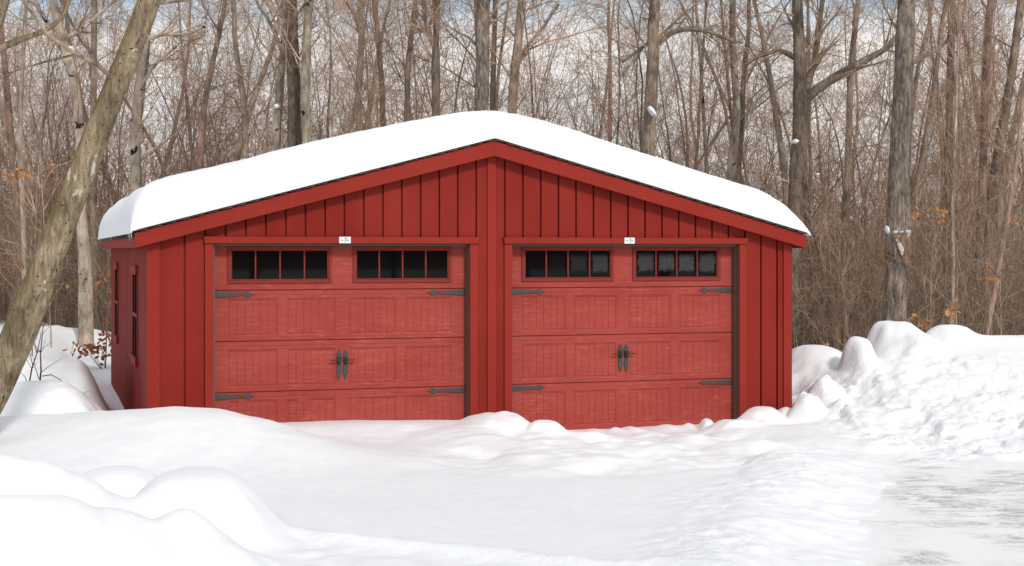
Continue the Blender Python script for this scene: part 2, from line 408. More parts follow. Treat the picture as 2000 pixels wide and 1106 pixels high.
        xa, xb = (xc + .021, xc + .098) if sx > 0 else (xc - .098, xc - .021)
        g.box(xa, xb, y - .050, y - .036, zc + .044, zc + .057)
        g.box(xc - .006, xc + .006, y - .036, y - .0145, zc + .0, zc + .0215)
        gm = g.build("tmp", M['iron2'], None, 0)
        # lever joined into the handle as second material
        hm = ho.data; n0 = len(hm.vertices)
        vv = [tuple(q.co) for q in hm.vertices] + [tuple(q.co) for q in gm.data.vertices]
        ff = [tuple(p.vertices) for p in hm.polygons]; k0 = len(ff); ff += [tuple(i + n0 for i in p.vertices) for p in gm.data.polygons]
        nm = bpy.data.meshes.new("door_handle"); nm.from_pydata(vv, [], ff); nm.materials.append(M['iron']); nm.materials.append(M['iron2'])
        for i in range(k0, len(ff)): nm.polygons[i].material_index = 1
        ho.data = nm; bpy.data.objects.remove(gm)
    return door
garage_door(DL[0], False); garage_door(DL[1], True)

# small white maker's plates on the headers (too small in the photo to read)
for px in (672, 1226.5):
    u = (px - 1000) / F; s = (u * D0 - X0) / (CT - u * ST); zc = HB + .038
    mb = MB(); mb.box(s - .062, s + .062, -.052, -.0455, zc - .034, zc + .034); pl = mb.build("sign_plate", M['plate'], gar, .002)
    mb = MB()
    for (x, z, w_) in ((-.032, -.002, .030), (.004, -.002, .012), (.030, -.002, .034)): mb.box(s + x - w_ / 2, s + x + w_ / 2, -.0535, -.0521, zc + z - .006, zc + z + .006)
    mb.box(s - .02, s + .02, -.0535, -.0521, zc - .020, zc - .016)
    mb.build("sign_lettering", M['ink'], pl)
    MB().prism([(s + .000, zc + .012), (s + .016, zc + .012), (s + .019, zc + .020), (s + .008, zc + .027), (s - .003, zc + .020)], -.0535, -.0521).build("sign_emblem", M['inkred'], pl)

# side windows in the left wall
for tc_ in (2.264, 6.677):
    hw = .42; z0, z1 = .70, 1.842; mb = MB()
    mb.box(-.034, -.001, tc_ - hw - .09, tc_ + hw + .09, z1 - .10, z1); mb.box(-.034, -.001, tc_ - hw - .09, tc_ + hw + .09, z0, z0 + .10)
    mb.box(-.012, -.001, tc_ - hw - .06, tc_ - hw, z0 + .10, z1 - .10); mb.box(-.012, -.001, tc_ + hw, tc_ + hw + .06, z0 + .10, z1 - .10)
    wf = mb.build("side_window", M['trim'], gar, .002)
    mb = MB(); mb.box(-.008, -.002, tc_ - hw, tc_ + hw, z0 + .10, z1 - .10); mb.build("window_glass", M['sideglass'], wf)
    mb = MB(); zm = (z0 + z1) / 2
    mb.box(-.014, -.0085, tc_ - hw, tc_ + hw, zm - .02, zm + .02); mb.box(-.013, -.0085, tc_ - .01, tc_ + .01, z0 + .10, zm - .02); mb.box(-.013, -.0085, tc_ - .01, tc_ + .01, zm + .02, z1 - .10)
    mb.build("window_bar", M['frame'], wf)

# roof: deck, shingle courses, rake boards, fascias, soffits
roof = MB()
for sg in (-1, 1):
    xe = W / 2 + sg * (W / 2 + OS)
    q = [(W / 2, ZPK - .05), (xe, rz(xe) - .05), (xe, rz(xe) - .004), (W / 2, ZPK - .004)]
    roof.prism(q if sg > 0 else q[::-1], -OF + .03, L + OF - .03)
deck = roof.build("roof", M['shingle'], gar)
mb = MB(); R = random.Random(3); n = 27
for sg in (-1, 1):
    for k in range(n):
        a = (k / n) * (W / 2 + OS + .02); b = ((k + 1.25) / n) * (W / 2 + OS + .02)
        xa, xb = W / 2 + sg * a, W / 2 + sg * min(b, W / 2 + OS + .03)
        za, zb = ZPK - SL * a + .004, ZPK - SL * abs(xb - W / 2) + .018
        ov = OF + .022 + R.uniform(-.006, .008)
        q = [(xa, za), (xb, zb), (xb, zb + .009), (xa, za + .009)]
        mb.prism(q if sg > 0 else q[::-1], -ov, L + ov)
mb.build("shingles", M['shingle'], deck)
for sg in (-1, 1):
    xe = W / 2 + sg * (W / 2 + OS)
    for y0, y1 in ((-OF, -OF + .028), (L + OF - .028, L + OF)):
        x1 = W / 2 + sg * .0008
        q = [(x1, ZPK - .163), (xe, rz(xe) - .151), (xe, rz(xe)), (x1, ZPK)]
        MB().prism(q if sg > 0 else q[::-1], y0, y1).build("rake_board", M['trimh'], gar, .002)
    xi = xe - sg * .026
    mb = MB(); mb.box(min(xe, xi), max(xe, xi), -OF + .0285, L + OF - .0285, rz(xe) - .150, rz(xe) - .006); mb.build("eave_fascia", M['trimh'], gar, .002)
    mb = MB(); w0 = 0 if sg < 0 else W
    mb.box(min(w0, xi), max(w0, xi), -OF + .029, L + OF - .029, rz(xe) - .128, rz(xe) - .112); mb.build("soffit", M['trimh'], gar)

# icicles under the left eave corner
ice = simple("clear_ice", (.75, .80, .84), .1, 0, .03, 20, .1)
for k, (tt, ln) in enumerate(((.03, .055), (.32, .085), (.58, .05), (4.6, .05))):
    pts = []; base = G(-OS - .033, -OF + tt, rz(-OS) - .004)
    vs = []; fs = []
    for i, (zz, r_) in enumerate(((0, .006), (-.35, .0045), (-.7, .0028), (-1, .0006))):
        for j in range(6): vs.append((r_ * math.cos(j * math.pi / 3), r_ * math.sin(j * math.pi / 3), zz * ln))
    for i in range(3):
        for j in range(6): fs.append((i * 6 + j, (i + 1) * 6 + j, (i + 1) * 6 + (j + 1) % 6, i * 6 + (j + 1) % 6))
    o = MB().add(vs, fs).build("icicle", ice, None, 0, True); o.location = base
    props(o, "thin clear icicle hanging from the left eave of the red garage", "icicle", "icicles along the left eave")

# snow on the roof
def roof_snow():
    s0, s1 = -OS - .05, W + OS + .05; t0, t1 = -OF - .035, L + OF + .03
    def warp(n, a, b, e):
        u = np.linspace(0, 1, n); c = .5 - .5 * np.cos(u * math.pi); u = .35 * u + .65 * c
        return a + (b - a) * u
    su = warp(330, s0, s1, 0); tu = warp(210, t0, t1, 0)
    Sx, Ty = np.meshgrid(su, tu, indexing='ij')
    def prof(d, r, p): return (1 - (1 - np.clip(d / r, 0, 1)) ** p) ** (1 / p)
    wob = fbm(Sx, Ty, .9, 3, .5, 3)
    ef = prof(Ty - t0, .30 + .12 * wob, 2.0) * prof(t1 - Ty, .35, 2.0)
    el = prof(Sx - s0, .42 + .22 * fbm(Sx, Ty, .8, 2, .5, 9), 2.6); er = prof(s1 - Sx, .72, 2.0)
    H = .435 + .05 * fbm(Sx, Ty, 2.5, 3, .5, 5) + .03 * sst(3.6, 0, Sx) - .03 * sst(3.6, 7, Sx)
    a = np.abs(Sx - W / 2); k = .42
    ridge = ZPK - SL * (np.sqrt(a * a + k * k) - .25 * k)
    base = ZPK - SL * a + .028 - .022 * (1 - np.clip(np.minimum(Sx - s0, s1 - Sx) / .07, 0, 1))
    top = ridge + H
    E = ef * el * er
    z = base + (top - base) * E + .010 * fbm(Sx, Ty, .14, 4, .6, 11) * np.clip(E * 3, 0, 1)
    # ragged lower fringe of the front face
    y = Ty + .02 * fbm(Sx, z, .18, 3, .55, 21) * (1 - np.clip((Ty - t0) / .4, 0, 1))
    ns, nt_ = Sx.shape
    V = np.stack([Sx, y, z], -1).reshape(-1, 3)
    idx = np.arange(ns * nt_).reshape(ns, nt_)
    Q = np.stack([idx[:-1, :-1], idx[1:, :-1], idx[1:, 1:], idx[:-1, 1:]], -1).reshape(-1, 4)
    # bottom sheet
    B = V.copy(); B[:, 2] = (base - .002).ravel(); off = len(V)
    Qb = np.stack([idx[:-1, :-1], idx[:-1, 1:], idx[1:, 1:], idx[1:, :-1]], -1).reshape(-1, 4) + off
    o = quadmesh("roof_snow", np.vstack([V, B]), np.vstack([Q, Qb]), M['snow'], None, True, {"rough": np.full(2 * off, .30)})
    o.location = (X0, D0, 0); o.rotation_euler = (0, 0, TH)
    props(o, "thick rounded blanket of white snow lying on the red garage roof", "snow")
roof_snow()

# ---------------------------------------------------------------- snowy ground
def axis(parts):
    out = []
    for a, b, st in parts: out.append(np.arange(a, b, st))
    return np.concatenate(out + [[parts[-1][1]]])
GX = axis([(-200, -40, 20), (-40, -12, 2), (-12, -6.4, .14), (-6.4, 6.9, .027), (6.9, 12, .14), (12, 40, 2), (40, 200, 20)])
GY = axis([(-160, -10, 15), (-10, 5.6, .8), (5.6, 7.0, .06), (7.0, 16.2, .027), (16.2, 19.8, .036), (19.8, 27, .10), (27, 45, .5), (45, 200, 12)])

def ground_features():
    b = []; r = []
    # bumps: px, py of the top, depth, half widths in metres (x, y), power
    b += [(230, 915, 10.8, .36, .5, 3.2), (385, 920, 10.0, .40, .52, 4.0), (300, 985, 10.1, .30, .4, 2),
          (355, 1018, 7.8, .22, .3, 2), (270, 1012, 8.7, .25, .35, 2), (170, 640, 31, .5, .8, 2),
          (1588, 676, 19.2, .52, .8, 3.0), (1684, 663, 18.2, .21, .4, 4.0), (1745, 631, 18.9, .36, .55, 3.0), (1795, 664, 18.5, .33, .5, 2.6),
          (1852, 639, 19.1, .50, .7, 2.5), (1940, 668, 19.1, .6, .8, 2.4), (2040, 668, 19, .6, .8, 2.4),
          (1575, 772, 16.7, .17, .25, 3.6), (1612, 748, 17.3, .22, .3, 2.2), (1490, 795, 16.6, .25, .32, 3.4), (1528, 797, 16.9, .12, .2, 2.4), (1440, 822, 16.0, .27, .3, 3.2), (1381, 818, 16.6, .085, .15, 3.4),
          (965, 807, 15.72, .34, .42, 2.7), (1000, 816, 15.7, .17, .3, 2.6), (1068, 832, 15.35, .15, .18, 3.6), (1085, 852, 15.0, .42, .5, 2), (905, 838, 15.2, .45, .5, 2),
          (1108, 843, 16.3, .09, .12, 2), (1165, 838, 16.4, .11, .14, 2), (1232, 833, 16.5, .09, .12, 2), (1205, 835, 16.4, .06, .1, 2), (1300, 829, 16.65, .12, .14, 2), (1340, 826, 16.75, .08, .12, 2),
          (990, 880, 14.4, .5, .35, 2), (1130, 878, 14.5, .45, .3, 2), (1250, 872, 14.9, .4, .3, 2), (1330, 862, 15.4, .3, .25, 2), (1050, 905, 13.6, .45, .3, 2), (1210, 912, 13.6, .4, .3, 2), (880, 895, 13.7, .5, .3, 2)]
    # ridges: crest points (px, py, depth), front width, back width, power
    r += [([(-200, 838, 15.2), (0, 814, 14.7), (200, 803, 14.2), (345, 794, 14.0), (405, 798, 14.0), (450, 811, 14.0), (490, 829, 13.9), (560, 868, 13.7), (650, 915, 13.3)], 1.25, .55, 2.0),
          ([(-160, 872, 9.0), (0, 886, 9.2), (60, 895, 9.3), (110, 918, 9.4), (170, 957, 9.5), (235, 1003, 9.6)], .55, .55, 2.2),
          ([(-300, 962, 7.2), (0, 968, 7.4), (100, 968, 7.5), (190, 992, 7.6), (260, 1022, 7.7), (350, 1026, 7.8), (420, 1060, 7.9), (500, 1108, 8), (600, 1150, 8)], .9, .45, 2.2),
          ([(-300, 700, 18.2), (60, 700, 18.2), (130, 704, 18.0), (168, 714, 17.8)], .8, 1.6, 2.6, 'wall'),
          ([(-150, 775, 15.6), (0, 758, 15.6), (60, 745, 15.6), (95, 743, 15.6), (112, 752, 15.5)], .55, .5, 2.8),
          ([(440, 834, 15.1), (520, 830, 15.3), (640, 828, 15.45), (760, 824, 15.5), (830, 826, 15.6), (870, 835, 15.7)], .55, .9, 2.0),
          ([(1600, 800, 17.1), (1640, 760, 17.6), (1690, 722, 18.0), (1760, 700, 18.3), (1870, 680, 18.6), (2000, 676, 18.7), (2300, 670, 18.7)], 2.35, 1.6, 1.75, [.22, .34, .6, .85, 1, 1, 1]),
          ([(1520, 845, 16.4), (1620, 800, 16.6)], .5, .45, 2)]
    return b, r
X_EDGE = lambda y: 2.26 + (y - 9.48) * .269
def ground_height(X, Y):
    Sg = (X - X0) * CT + (Y - D0) * ST; Tg = -(X - X0) * ST + (Y - D0) * CT
    base = np.full_like(X, .09)
    xe = X_EDGE(Y) + .30 * fbm(X, Y, .9, 4, .6, 2)
    d = xe - X                                           # >0 on the snowy side of the ploughed drive
    wind = np.exp(-((d - .85) / .50) ** 2) * sst(15.5, 13.5, Y)
    base = .09 - .115 * sst(1.0, -.35, d) + .075 * wind
    # ground right of and behind the garage, and the field to its left
    left = sst(-.15, -1.15, Sg) * sst(16.2, 19.5, Y)
    base = base + left * .31 - sst(-.9, -.2, Sg) * sst(14.9, 17, Y) * sst(.6, .0, Sg) * .16
    base = base + sst(0, .4, Tg) * (Sg < .0) * 0
    base = base - .085 * sst(3.6, 4.3, Sg) * sst(-1.4, -.4, Tg) * sst(W + .3, W - .2, Sg)
    base = base - sst(21, 40, Y) * sst(-2, 5, X) * 1.5
    # the wood stands on land that falls away behind its edge
    base = base - sst(31, 70, Y) * 3.2
    base = base + .025 * fbm(X, Y, 3.0, 3, .5, 8) * sst(4, 8, np.abs(Y)) + .18 * fbm(X, Y, 9, 3, .5, 12) * sst(22, 30, Y)
    wa = .05 + .05 * sst(13, 15, Y); XW = X + wa * fbm(X, Y, .45, 3, .5, 91); YW = Y + 1.6 * wa * fbm(X, Y, .45, 3, .5, 95)
    b, r = ground_features(); acc = np.zeros_like(X); p = 5.0
    for px, py, dep, rx, ry, pw in b:
        x, y, z = P(px, py, dep)
        m = (np.abs(X - x) < 3 * rx) & (np.abs(Y - y) < 3 * ry)
        if not m.any(): continue
        rr = np.sqrt(((XW[m] - x) / rx) ** 2 + ((YW[m] - y) / ry) ** 2)
        i = np.argmin((X[m] - x) ** 2 + (Y[m] - y) ** 2); h = max(z - base[m][i], .015)
        acc[m] += (h * np.exp(-(rr * .83) ** pw)) ** p
    for q_ in r:
        pts, wf0, wb0, pw = q_[:4]; flag = q_[4] if len(q_) > 4 else None
        P3 = [P(*q) for q in pts]; best = np.zeros_like(X)
        for k_, ((xa, ya, za), (xb, yb, zb)) in enumerate(zip(P3, P3[1:])):
            wf, wb = wf0, wb0
            if isinstance(flag, list): wf, wb = max(wf0 * max(flag[k_:k_ + 2]), .1), max(wb0 * max(flag[k_:k_ + 2]), .1)
            m = (X > min(xa, xb) - 3 * max(wf, wb)) & (X < max(xa, xb) + 3 * max(wf, wb)) & (Y > min(ya, yb) - 3 * wf) & (Y < max(ya, yb) + 3 * wb)
            if not m.any(): continue
            x, y = XW[m], YW[m]; dx, dy = xb - xa, yb - ya; l2 = dx * dx + dy * dy
            t = np.clip(((x - xa) * dx + (y - ya) * dy) / l2, 0, 1)
            ex, ey = x - (xa + t * dx), y - (ya + t * dy); dist = np.sqrt(ex * ex + ey * ey) + 1e-6
            k2 = (flag[k_] + (flag[k_ + 1] - flag[k_]) * t) / max(flag[k_:k_ + 2]) if isinstance(flag, list) else 1.0
            w = (wb + (wf - wb) * np.clip(.5 - .5 * ey / dist, 0, 1)) * k2
            h = np.maximum(za + (zb - za) * t - base[m], .01) * np.exp(-(dist / w) ** pw)
            if isinstance(flag, list): h = h * (1 - (1 - sst(W + .15, W + 1.1, Sg[m])) * sst(-1.5, -.5, Tg[m]))
            if flag == 'wall': h = h * sst(-.10, -.62, Sg[m])
            best[m] = np.maximum(best[m], h)
        acc += best ** p
    z = base + acc ** (1 / p)
    # rough, ploughed snow
    pile = sst(3.0, 3.9, X + .15 * (Y - 15)) * sst(13.2, 14.6, Y) * sst(18.6, 17.6, Y + .5 * fbm(X, Y, .8, 3, .5, 44)) * sst(2.7, 3.3, X)
    rough = np.clip(np.maximum(pile, wind * sst(-.12, .1, d)), 0, 1) * (.75 + .5 * fbm(X, Y, .9, 2, .5, 39))
    clod = fbm(X, Y, .34, 4, .62, 31)
    ch = fbm(X, Y, .42, 2, .5, 37); ch2 = np.abs(fbm(X, Y, .24, 3, .55, 38))
    z = z + rough * (.55 + .45 * pile) * (.026 * clod + .050 * fbm(X, Y, .115, 3, .6, 35) + pile * (.085 * sst(-.12, .12, ch) + .07 * ch2))
    z = z + .012 * sst(1.2, -.2, d) * sst(-.9, .2, d) * fbm(X, Y, .16, 3, .6, 33) * sst(16, 14, Y)
    apron = sst(-1.5, .2, X) * sst(3.2, 2.2, X) * sst(12.2, 13.6, Y) * sst(16.4, 15.6, Y)
    z = z + apron * .10 * fbm(X, Y, .55, 3, .5, 51)
    # faint old wheel edge across the front
    ya = 10.15 - (X + 1.5) * .55 + .10 * fbm(X, Y, .7, 3, .5, 61); e = sst(-1.75, -1.2, X) * sst(1.2, .5, X)
    z = z + e * (.035 * np.exp(-((Y - ya) / .10) ** 2) - .03 * sst(.1, -.15, Y - ya)) * (1 + .8 * fbm(X, Y, .2, 3, .5, 66))
    rough = np.maximum(rough, e * .6 * np.exp(-((Y - ya + .05) / .16) ** 2))
    z = z + .012 * fbm(X, Y, .9, 3, .5, 71) * sst(5, 7, Y) * sst(30, 20, Y)
    inside = sst(.22, .40, Tg) * sst(L + .1, L - .4, Tg) * sst(.08, .30, Sg) * sst(W - .05, W - .3, Sg)
    z = z * (1 - inside) - .3 * inside
    return z, rough
def snow_ground():
    X, Y = np.meshgrid(GX, GY, indexing='ij')
    z, rough = ground_height(X, Y)
    n, m = X.shape; idx = np.arange(n * m).reshape(n, m)
    Q = np.stack([idx[:-1, :-1], idx[1:, :-1], idx[1:, 1:], idx[:-1, 1:]], -1).reshape(-1, 4)
    o = quadmesh("snow_ground", np.stack([X, Y, z], -1).reshape(-1, 3), Q, M['snow'], None, True, {"rough": rough})
    props(o, kind="structure")
snow_ground()
def gz(x, y):
    z, _ = ground_height(np.array([[float(x)]]), np.array([[float(y)]])); return float(z[0, 0])

# ploughed driveway
def driveway():
    xs = np.linspace(-1.0, 12, 160); ys = np.linspace(-30, 16.2, 300); X, Y = np.meshgrid(xs, ys, indexing='ij')
    X = X + X_EDGE(Y) * 1.0 + .3; e = sst(.0, .35, X - X_EDGE(Y) + .25 * fbm(X, Y, .5, 3, .6, 83))
    z = .004 + .012 * fbm(X, Y, 1.1, 3, .5, 81)
    n, m = X.shape; idx = np.arange(n * m).reshape(n, m)
    Q = np.stack([idx[:-1, :-1], idx[1:, :-1], idx[1:, 1:], idx[:-1, 1:]], -1).reshape(-1, 4)
    o = quadmesh("driveway", np.stack([X, Y, z], -1).reshape(-1, 3), Q, M['drive'], None, True, {"bare": e})
    props(o, kind="structure")
driveway()

# wooded rise all round, far off, low in front and built up behind
def hills():
    n = 240; V = []; Q = []
    prof = [(105, -6), (118, -2.0), (135, .6), (160, 2.0), (210, 3.4), (260, -6)]
    for i in range(n):
        a = 2 * math.pi * i / n; k = 1 + .35 * math.sin(3 * a + 1) * .4 + .25 * math.sin(7 * a) * .4
        bk = 1 + 3.5 * max(0.0, -math.sin(a)) ** .5  # unseen rear part heightened to darken what the door glass reflects
        for R_, z in prof: V.append((R_ * math.cos(a), R_ * math.sin(a), z if z < 0 else z * k * bk))
    m = len(prof)
    for i in range(n):
        for j in range(m - 1): Q.append((i * m + j, i * m + j + 1, ((i + 1) % n) * m + j + 1, ((i + 1) % n) * m + j))
    props(quadmesh("hills", V, [q[::-1] for q in Q], M['hill']), kind="structure")
hills()

# ---------------------------------------------------------------- trees
def tube_arrays(lines):
    """lines: [(pts, radii, sides)] -> one array of points and quads"""
    groups = {}
    for pts, rad, sd in lines: groups.setdefault((len(pts), sd), []).append((pts, rad))
    Vs = []; Qs = []; off = 0
    for (n, sd), lst in groups.items():
        A = np.array([q[0] for q in lst], dtype=np.float64); Rr = np.array([q[1] for q in lst])
        T = np.empty_like(A); T[:, 1:-1] = A[:, 2:] - A[:, :-2]; T[:, 0] = A[:, 1] - A[:, 0]; T[:, -1] = A[:, -1] - A[:, -2]
        T /= np.linalg.norm(T, axis=-1, keepdims=True) + 1e-9
        m = np.abs(T[:, :1].mean(1)[:, 2]) > .8
        ref = np.where(m[:, None], np.array([1.0, 0, 0]), np.array([0, 0, 1.0]))[:, None, :]
        U = np.cross(T, np.broadcast_to(ref, T.shape)); U /= np.linalg.norm(U, axis=-1, keepdims=True) + 1e-9
        Wv = np.cross(T, U); an = np.arange(sd) * 2 * math.pi / sd
        ring = A[:, :, None, :] + Rr[:, :, None, None] * (U[:, :, None, :] * np.cos(an)[None, None, :, None] + Wv[:, :, None, :] * np.sin(an)[None, None, :, None])
        k = len(lst); V = ring.reshape(-1, 3); idx = np.arange(k * n * sd).reshape(k, n, sd); nx = np.roll(idx, -1, axis=2)
        Q = np.stack([idx[:, :-1], nx[:, :-1], nx[:, 1:], idx[:, 1:]], -1).reshape(-1, 4)
        Vs.append(V); Qs.append(Q + off); off += len(V)
    return np.vstack(Vs), np.vstack(Qs)
def sides(r): return 10 if r > .07 else 6 if r > .02 else 4 if r > .008 else 3

def wander(R, p, d, ln, n, k, up):
    x, y, z = p; a, b, c = d; st = ln / n; out = [(x, y, z)]
    for i in range(n):
        a += R.gauss(0, k); b += R.gauss(0, k); c += R.gauss(0, k) + up
        q = math.sqrt(a * a + b * b + c * c) or 1; a /= q; b /= q; c /= q
        x += a * st; y += b * st; z += c * st; out.append((x, y, z))
    return out
def off_dir(R, d, ang):
    v = Vector(d).normalized(); o = v.orthogonal().normalized(); o.rotate(Matrix.Rotation(R.uniform(0, 6.283), 3, v))
    return tuple(v * math.cos(ang) + o * math.sin(ang))
def grow(R, out, p, d, ln, r, lev, dens=1.0, k=.13, up=.05):
    n = max(3, min(9, int(ln / .28)))
    pts = wander(R, p, d, ln, n, k, up)
    rad = [max(.0022, r * (1 - .8 * i / n)) for i in range(n + 1)]
    out.append((pts, rad, sides(r)))
    if lev <= 0: return
    cnt = int(dens * (3.0 + ln * (3.0 if lev > 1 else 3.6)) + R.random())
    for _ in range(cnt):
        f = R.uniform(.15, 1.0); i = min(n - 1, int(f * n)); q = f * n - i
        a, b = pts[i], pts[i + 1]; pp = tuple(a[j] + (b[j] - a[j]) * q for j in range(3))
        dd = tuple(b[j] - a[j] for j in range(3))
        l2 = ln * R.uniform(.25, .6) * (1.1 - .55 * f)
        if l2 < .12: continue
        grow(R, out, pp, off_dir(R, dd, R.uniform(.45, 1.05)), l2, max(.0026, rad[i] * R.uniform(.4, .62)), lev - 1, dens, k * 1.15, up)
def mature(seed, H, r, f0, limbs, lean=0.0, k=.045, dens=.8):
    R = random.Random(seed); n = 16
    tr = wander(R, (0, 0, -.4), (lean, R.uniform(-.05, .05), 1), H, n, k, .02)
    rad = [r * (1.15 if i == 0 else 1) * (1 - .75 * (i / n) ** 1.1) for i in range(n + 1)]
    cr = []
    for j in range(limbs):
        f = f0 + (1 - f0) * (j + R.random()) / limbs; i = min(n - 1, int(f * n)); q = f * n - i
        a, b = tr[i], tr[i + 1]; pp = tuple(a[c] + (b[c] - a[c]) * q for c in range(3)); dd = tuple(b[c] - a[c] for c in range(3))
        grow(R, cr, pp, off_dir(R, dd, R.uniform(.6, 1.25)), R.uniform(1.3, 3.3) * (1.15 - .5 * f), rad[i] * R.uniform(.14, .30), 2, dens, .13, .055)
    return [(tr, rad, 12)], cr
def pole(seed, H, r, limbs, lean):
    R = random.Random(seed); n = 14
    tr = wander(R, (0, 0, -.3), (lean, R.uniform(-.1, .1), 1), H, n, .085, .035)
    rad = [max(.006, r * (1 - .85 * i / n)) for i in range(n + 1)]; cr = []
    for j in range(limbs):
        f = .10 + .88 * (j + R.random()) / limbs; i = min(n - 1, int(f * n)); q = f * n - i
        a, b = tr[i], tr[i + 1]; pp = tuple(a[c] + (b[c] - a[c]) * q for c in range(3)); dd = tuple(b[c] - a[c] for c in range(3))
        grow(R, cr, pp, off_dir(R, dd, R.uniform(.5, 1.1)), R.uniform(.8, 2.2), max(.005, rad[i] * R.uniform(.22, .45)), 2, .85, .15, .05)
    return [(tr, rad, 8)], cr
def sapling(seed, H, stems):
    R = random.Random(seed); tr = []; cr = []
    for _ in range(stems):
        n = 10; a = wander(R, (R.gauss(0, .08), R.gauss(0, .08), -.2), (R.gauss(0, .22), R.gauss(0, .22), 1), H * R.uniform(.65, 1), n, .07, .03)
        r = R.uniform(.010, .022); rad = [max(.003, r * (1 - .85 * i / n)) for i in range(n + 1)]; tr.append((a, rad, 5))
        for j in range(9):
            i = R.randint(1, n - 1); dd = tuple(a[i + 1][c] - a[i][c] for c in range(3))
            grow(R, cr, a[i], off_dir(R, dd, R.uniform(.4, 1.0)), R.uniform(.5, 1.5), max(.004, rad[i] * .5), 1, .8, .15, .05)
    return tr, cr
def lines_mesh(name, lines, mat):
    V, Q = tube_arrays(lines); o = quadmesh(name, V, Q, mat); me = o.data; bpy.data.objects.remove(o); return me

# forest: a few grown forms, copied
RF = random.Random(11)
protoM = []
for i in range(8):
    a, b = mature(100 + i, 13 + 2 * RF.random(), RF.uniform(.055, .10), RF.uniform(.12, .24), 30, RF.uniform(-.09, .09), .06, 1.05)
    protoM.append((lines_mesh("trunk", a, [M['bark'], M['barkd'], M['barkl'], M['barkr']][i % 4]), lines_mesh("crown", b, M['twigg'] if i % 3 else M['twig'])))
protoP = []
for i in range(9):
    a, b = pole(200 + i, RF.uniform(8, 11.5), RF.uniform(.022, .045), 40, RF.uniform(-.14, .14))
    protoP.append((lines_mesh("trunk", a, [M['bark'], M['barkr'], M['barkd']][i % 3]), lines_mesh("crown", b, [M['twig'], M['twigg'], M['twig']][i % 3])))
protoS = []
for i in range(7):
    a, b = sapling(300 + i, RF.uniform(3.5, 6.0), RF.randint(2, 4))
    protoS.append((lines_mesh("stem", a, M['twigg'] if i % 2 else M['barkr']), lines_mesh("twigs", b, [M['twig'], M['twig'], M['twigg']][i % 3])))
def place(kind, me, x, y, rz_, sc, label, cat, group, names=("trunk", "crown")):
    root = empty(kind, (x, y, gz(x, y) - .05), rz_, label=label, cat=cat, group=group); root.scale = (sc, sc, sc)
    for nm, m_ in zip(names, me): o = bpy.data.objects.new(nm, m_); COL.objects.link(o); o.parent = root
def in_garage(x, y, pad=.8):
    s = (x - X0) * CT + (y - D0) * ST; t = -(x - X0) * ST + (y - D0) * CT
    return -pad < s < W + pad and -pad < t < L + pad
def spots(n, y0, y1, margin, mind, seed, pw=1.0):
    R = random.Random(seed); out = []; tries = 0
    while len(out) < n and tries < n * 60:
        tries += 1; y = y0 + (y1 - y0) * R.random() ** pw; hw = y * .345 + margin; x = R.uniform(-hw, hw)
        if in_garage(x, y) or (x < -4.2 and y < 31.5) or any((x - a) ** 2 + (y - b) ** 2 < mind * mind for a, b in out): continue
        out.append((x, y))
    return out
for i, (x, y) in enumerate(spots(46, 33, 60, .8, 1.6, 5)):
    place("forest_tree", protoM[i % 8], x, y, RF.uniform(0, 6.28), RF.uniform(.85, 1.2), "tall bare deciduous tree with a stout trunk deep in the wood behind the garage", "tree", "stout bare trees deep in the wood")
for i, (x, y) in enumerate(spots(185, 27.5, 56, .8, .8, 6)):
    place("pole_tree", protoP[i % 9], x, y, RF.uniform(0, 6.28), RF.uniform(.8, 1.2), "slender bare pole-sized tree with fine ascending twigs in the wood behind the garage", "tree", "slender bare pole trees in the wood")
for i, (x, y) in enumerate(spots(130, 25.5, 46, .5, .6, 7)):
    place("sapling", protoS[i % 7], x, y, RF.uniform(0, 6.28), RF.uniform(.7, 1.15), "thin bare multi-stemmed sapling in the brushy edge of the wood", "sapling", "bare saplings along the edge of the wood", ("stem", "twigs"))

for i, (x, y, sc) in enumerate(((12.5, -17.0, 1.9), (10.4, -13.5, 1.3), (17.5, -15.5, 1.7), (24.5, -9.5, 2.0), (27.0, -12.5, 1.5), (21.0, -12.0, 1.2))):
    place("roadside_tree", protoM[(i * 2 + 1) % 8], x, y, i * 1.3, sc, "tall bare tree mirrored in the dark panes of the garage doors", "tree", "bare trees across the drive seen in the door glass")
# brush and the far wood: nobody could count them
def brush(seed, n, y0, y1, h0, h1, r0, r1, mat, name, tw):
    R = random.Random(seed); out = []
    ys = [y0 + (y1 - y0) * R.random() for _ in range(n)]
    for y in ys:
        hw = y * .345 + 5; x = R.uniform(-hw, hw)
        if in_garage(x, y, .5) or (x < -4.2 and y < 31.5): continue
        z = -3.2 * float(sst(31, 70, y)) + .05 - 1.5 * float(sst(21, 40, y) * sst(-2, 5, x))
        H = R.uniform(h0, h1); m = 5; a = wander(R, (x, y, z), (R.gauss(0, .26), R.gauss(0, .2), 1), H, m, .14, .0)
        r = R.uniform(r0, r1); out.append((a, [max(.003, r * (1 - .75 * i / m)) for i in range(m + 1)], 3))
        for _ in range(tw):
            i = R.randint(1, m - 1); d = off_dir(R, tuple(a[i + 1][c] - a[i][c] for c in range(3)), R.uniform(.5, 1.5))
            b = wander(R, a[i], d, R.uniform(.5, 2.0), 4, .20, .02); out.append((b, [max(.0024, r * .45 * (1 - .18 * j)) for j in range(5)], 3))
    V, Q = tube_arrays(out); props(quadmesh(name, V, Q, mat), kind="stuff")
brush(21, 4700, 25.5, 46, 1.2, 4.6,   .005, .015, M['twigg'], "brush", 8)
brush(22, 6200, 40, 92, 4.0, 12.0, .007, .026, M['twig'], "far_wood", 12)

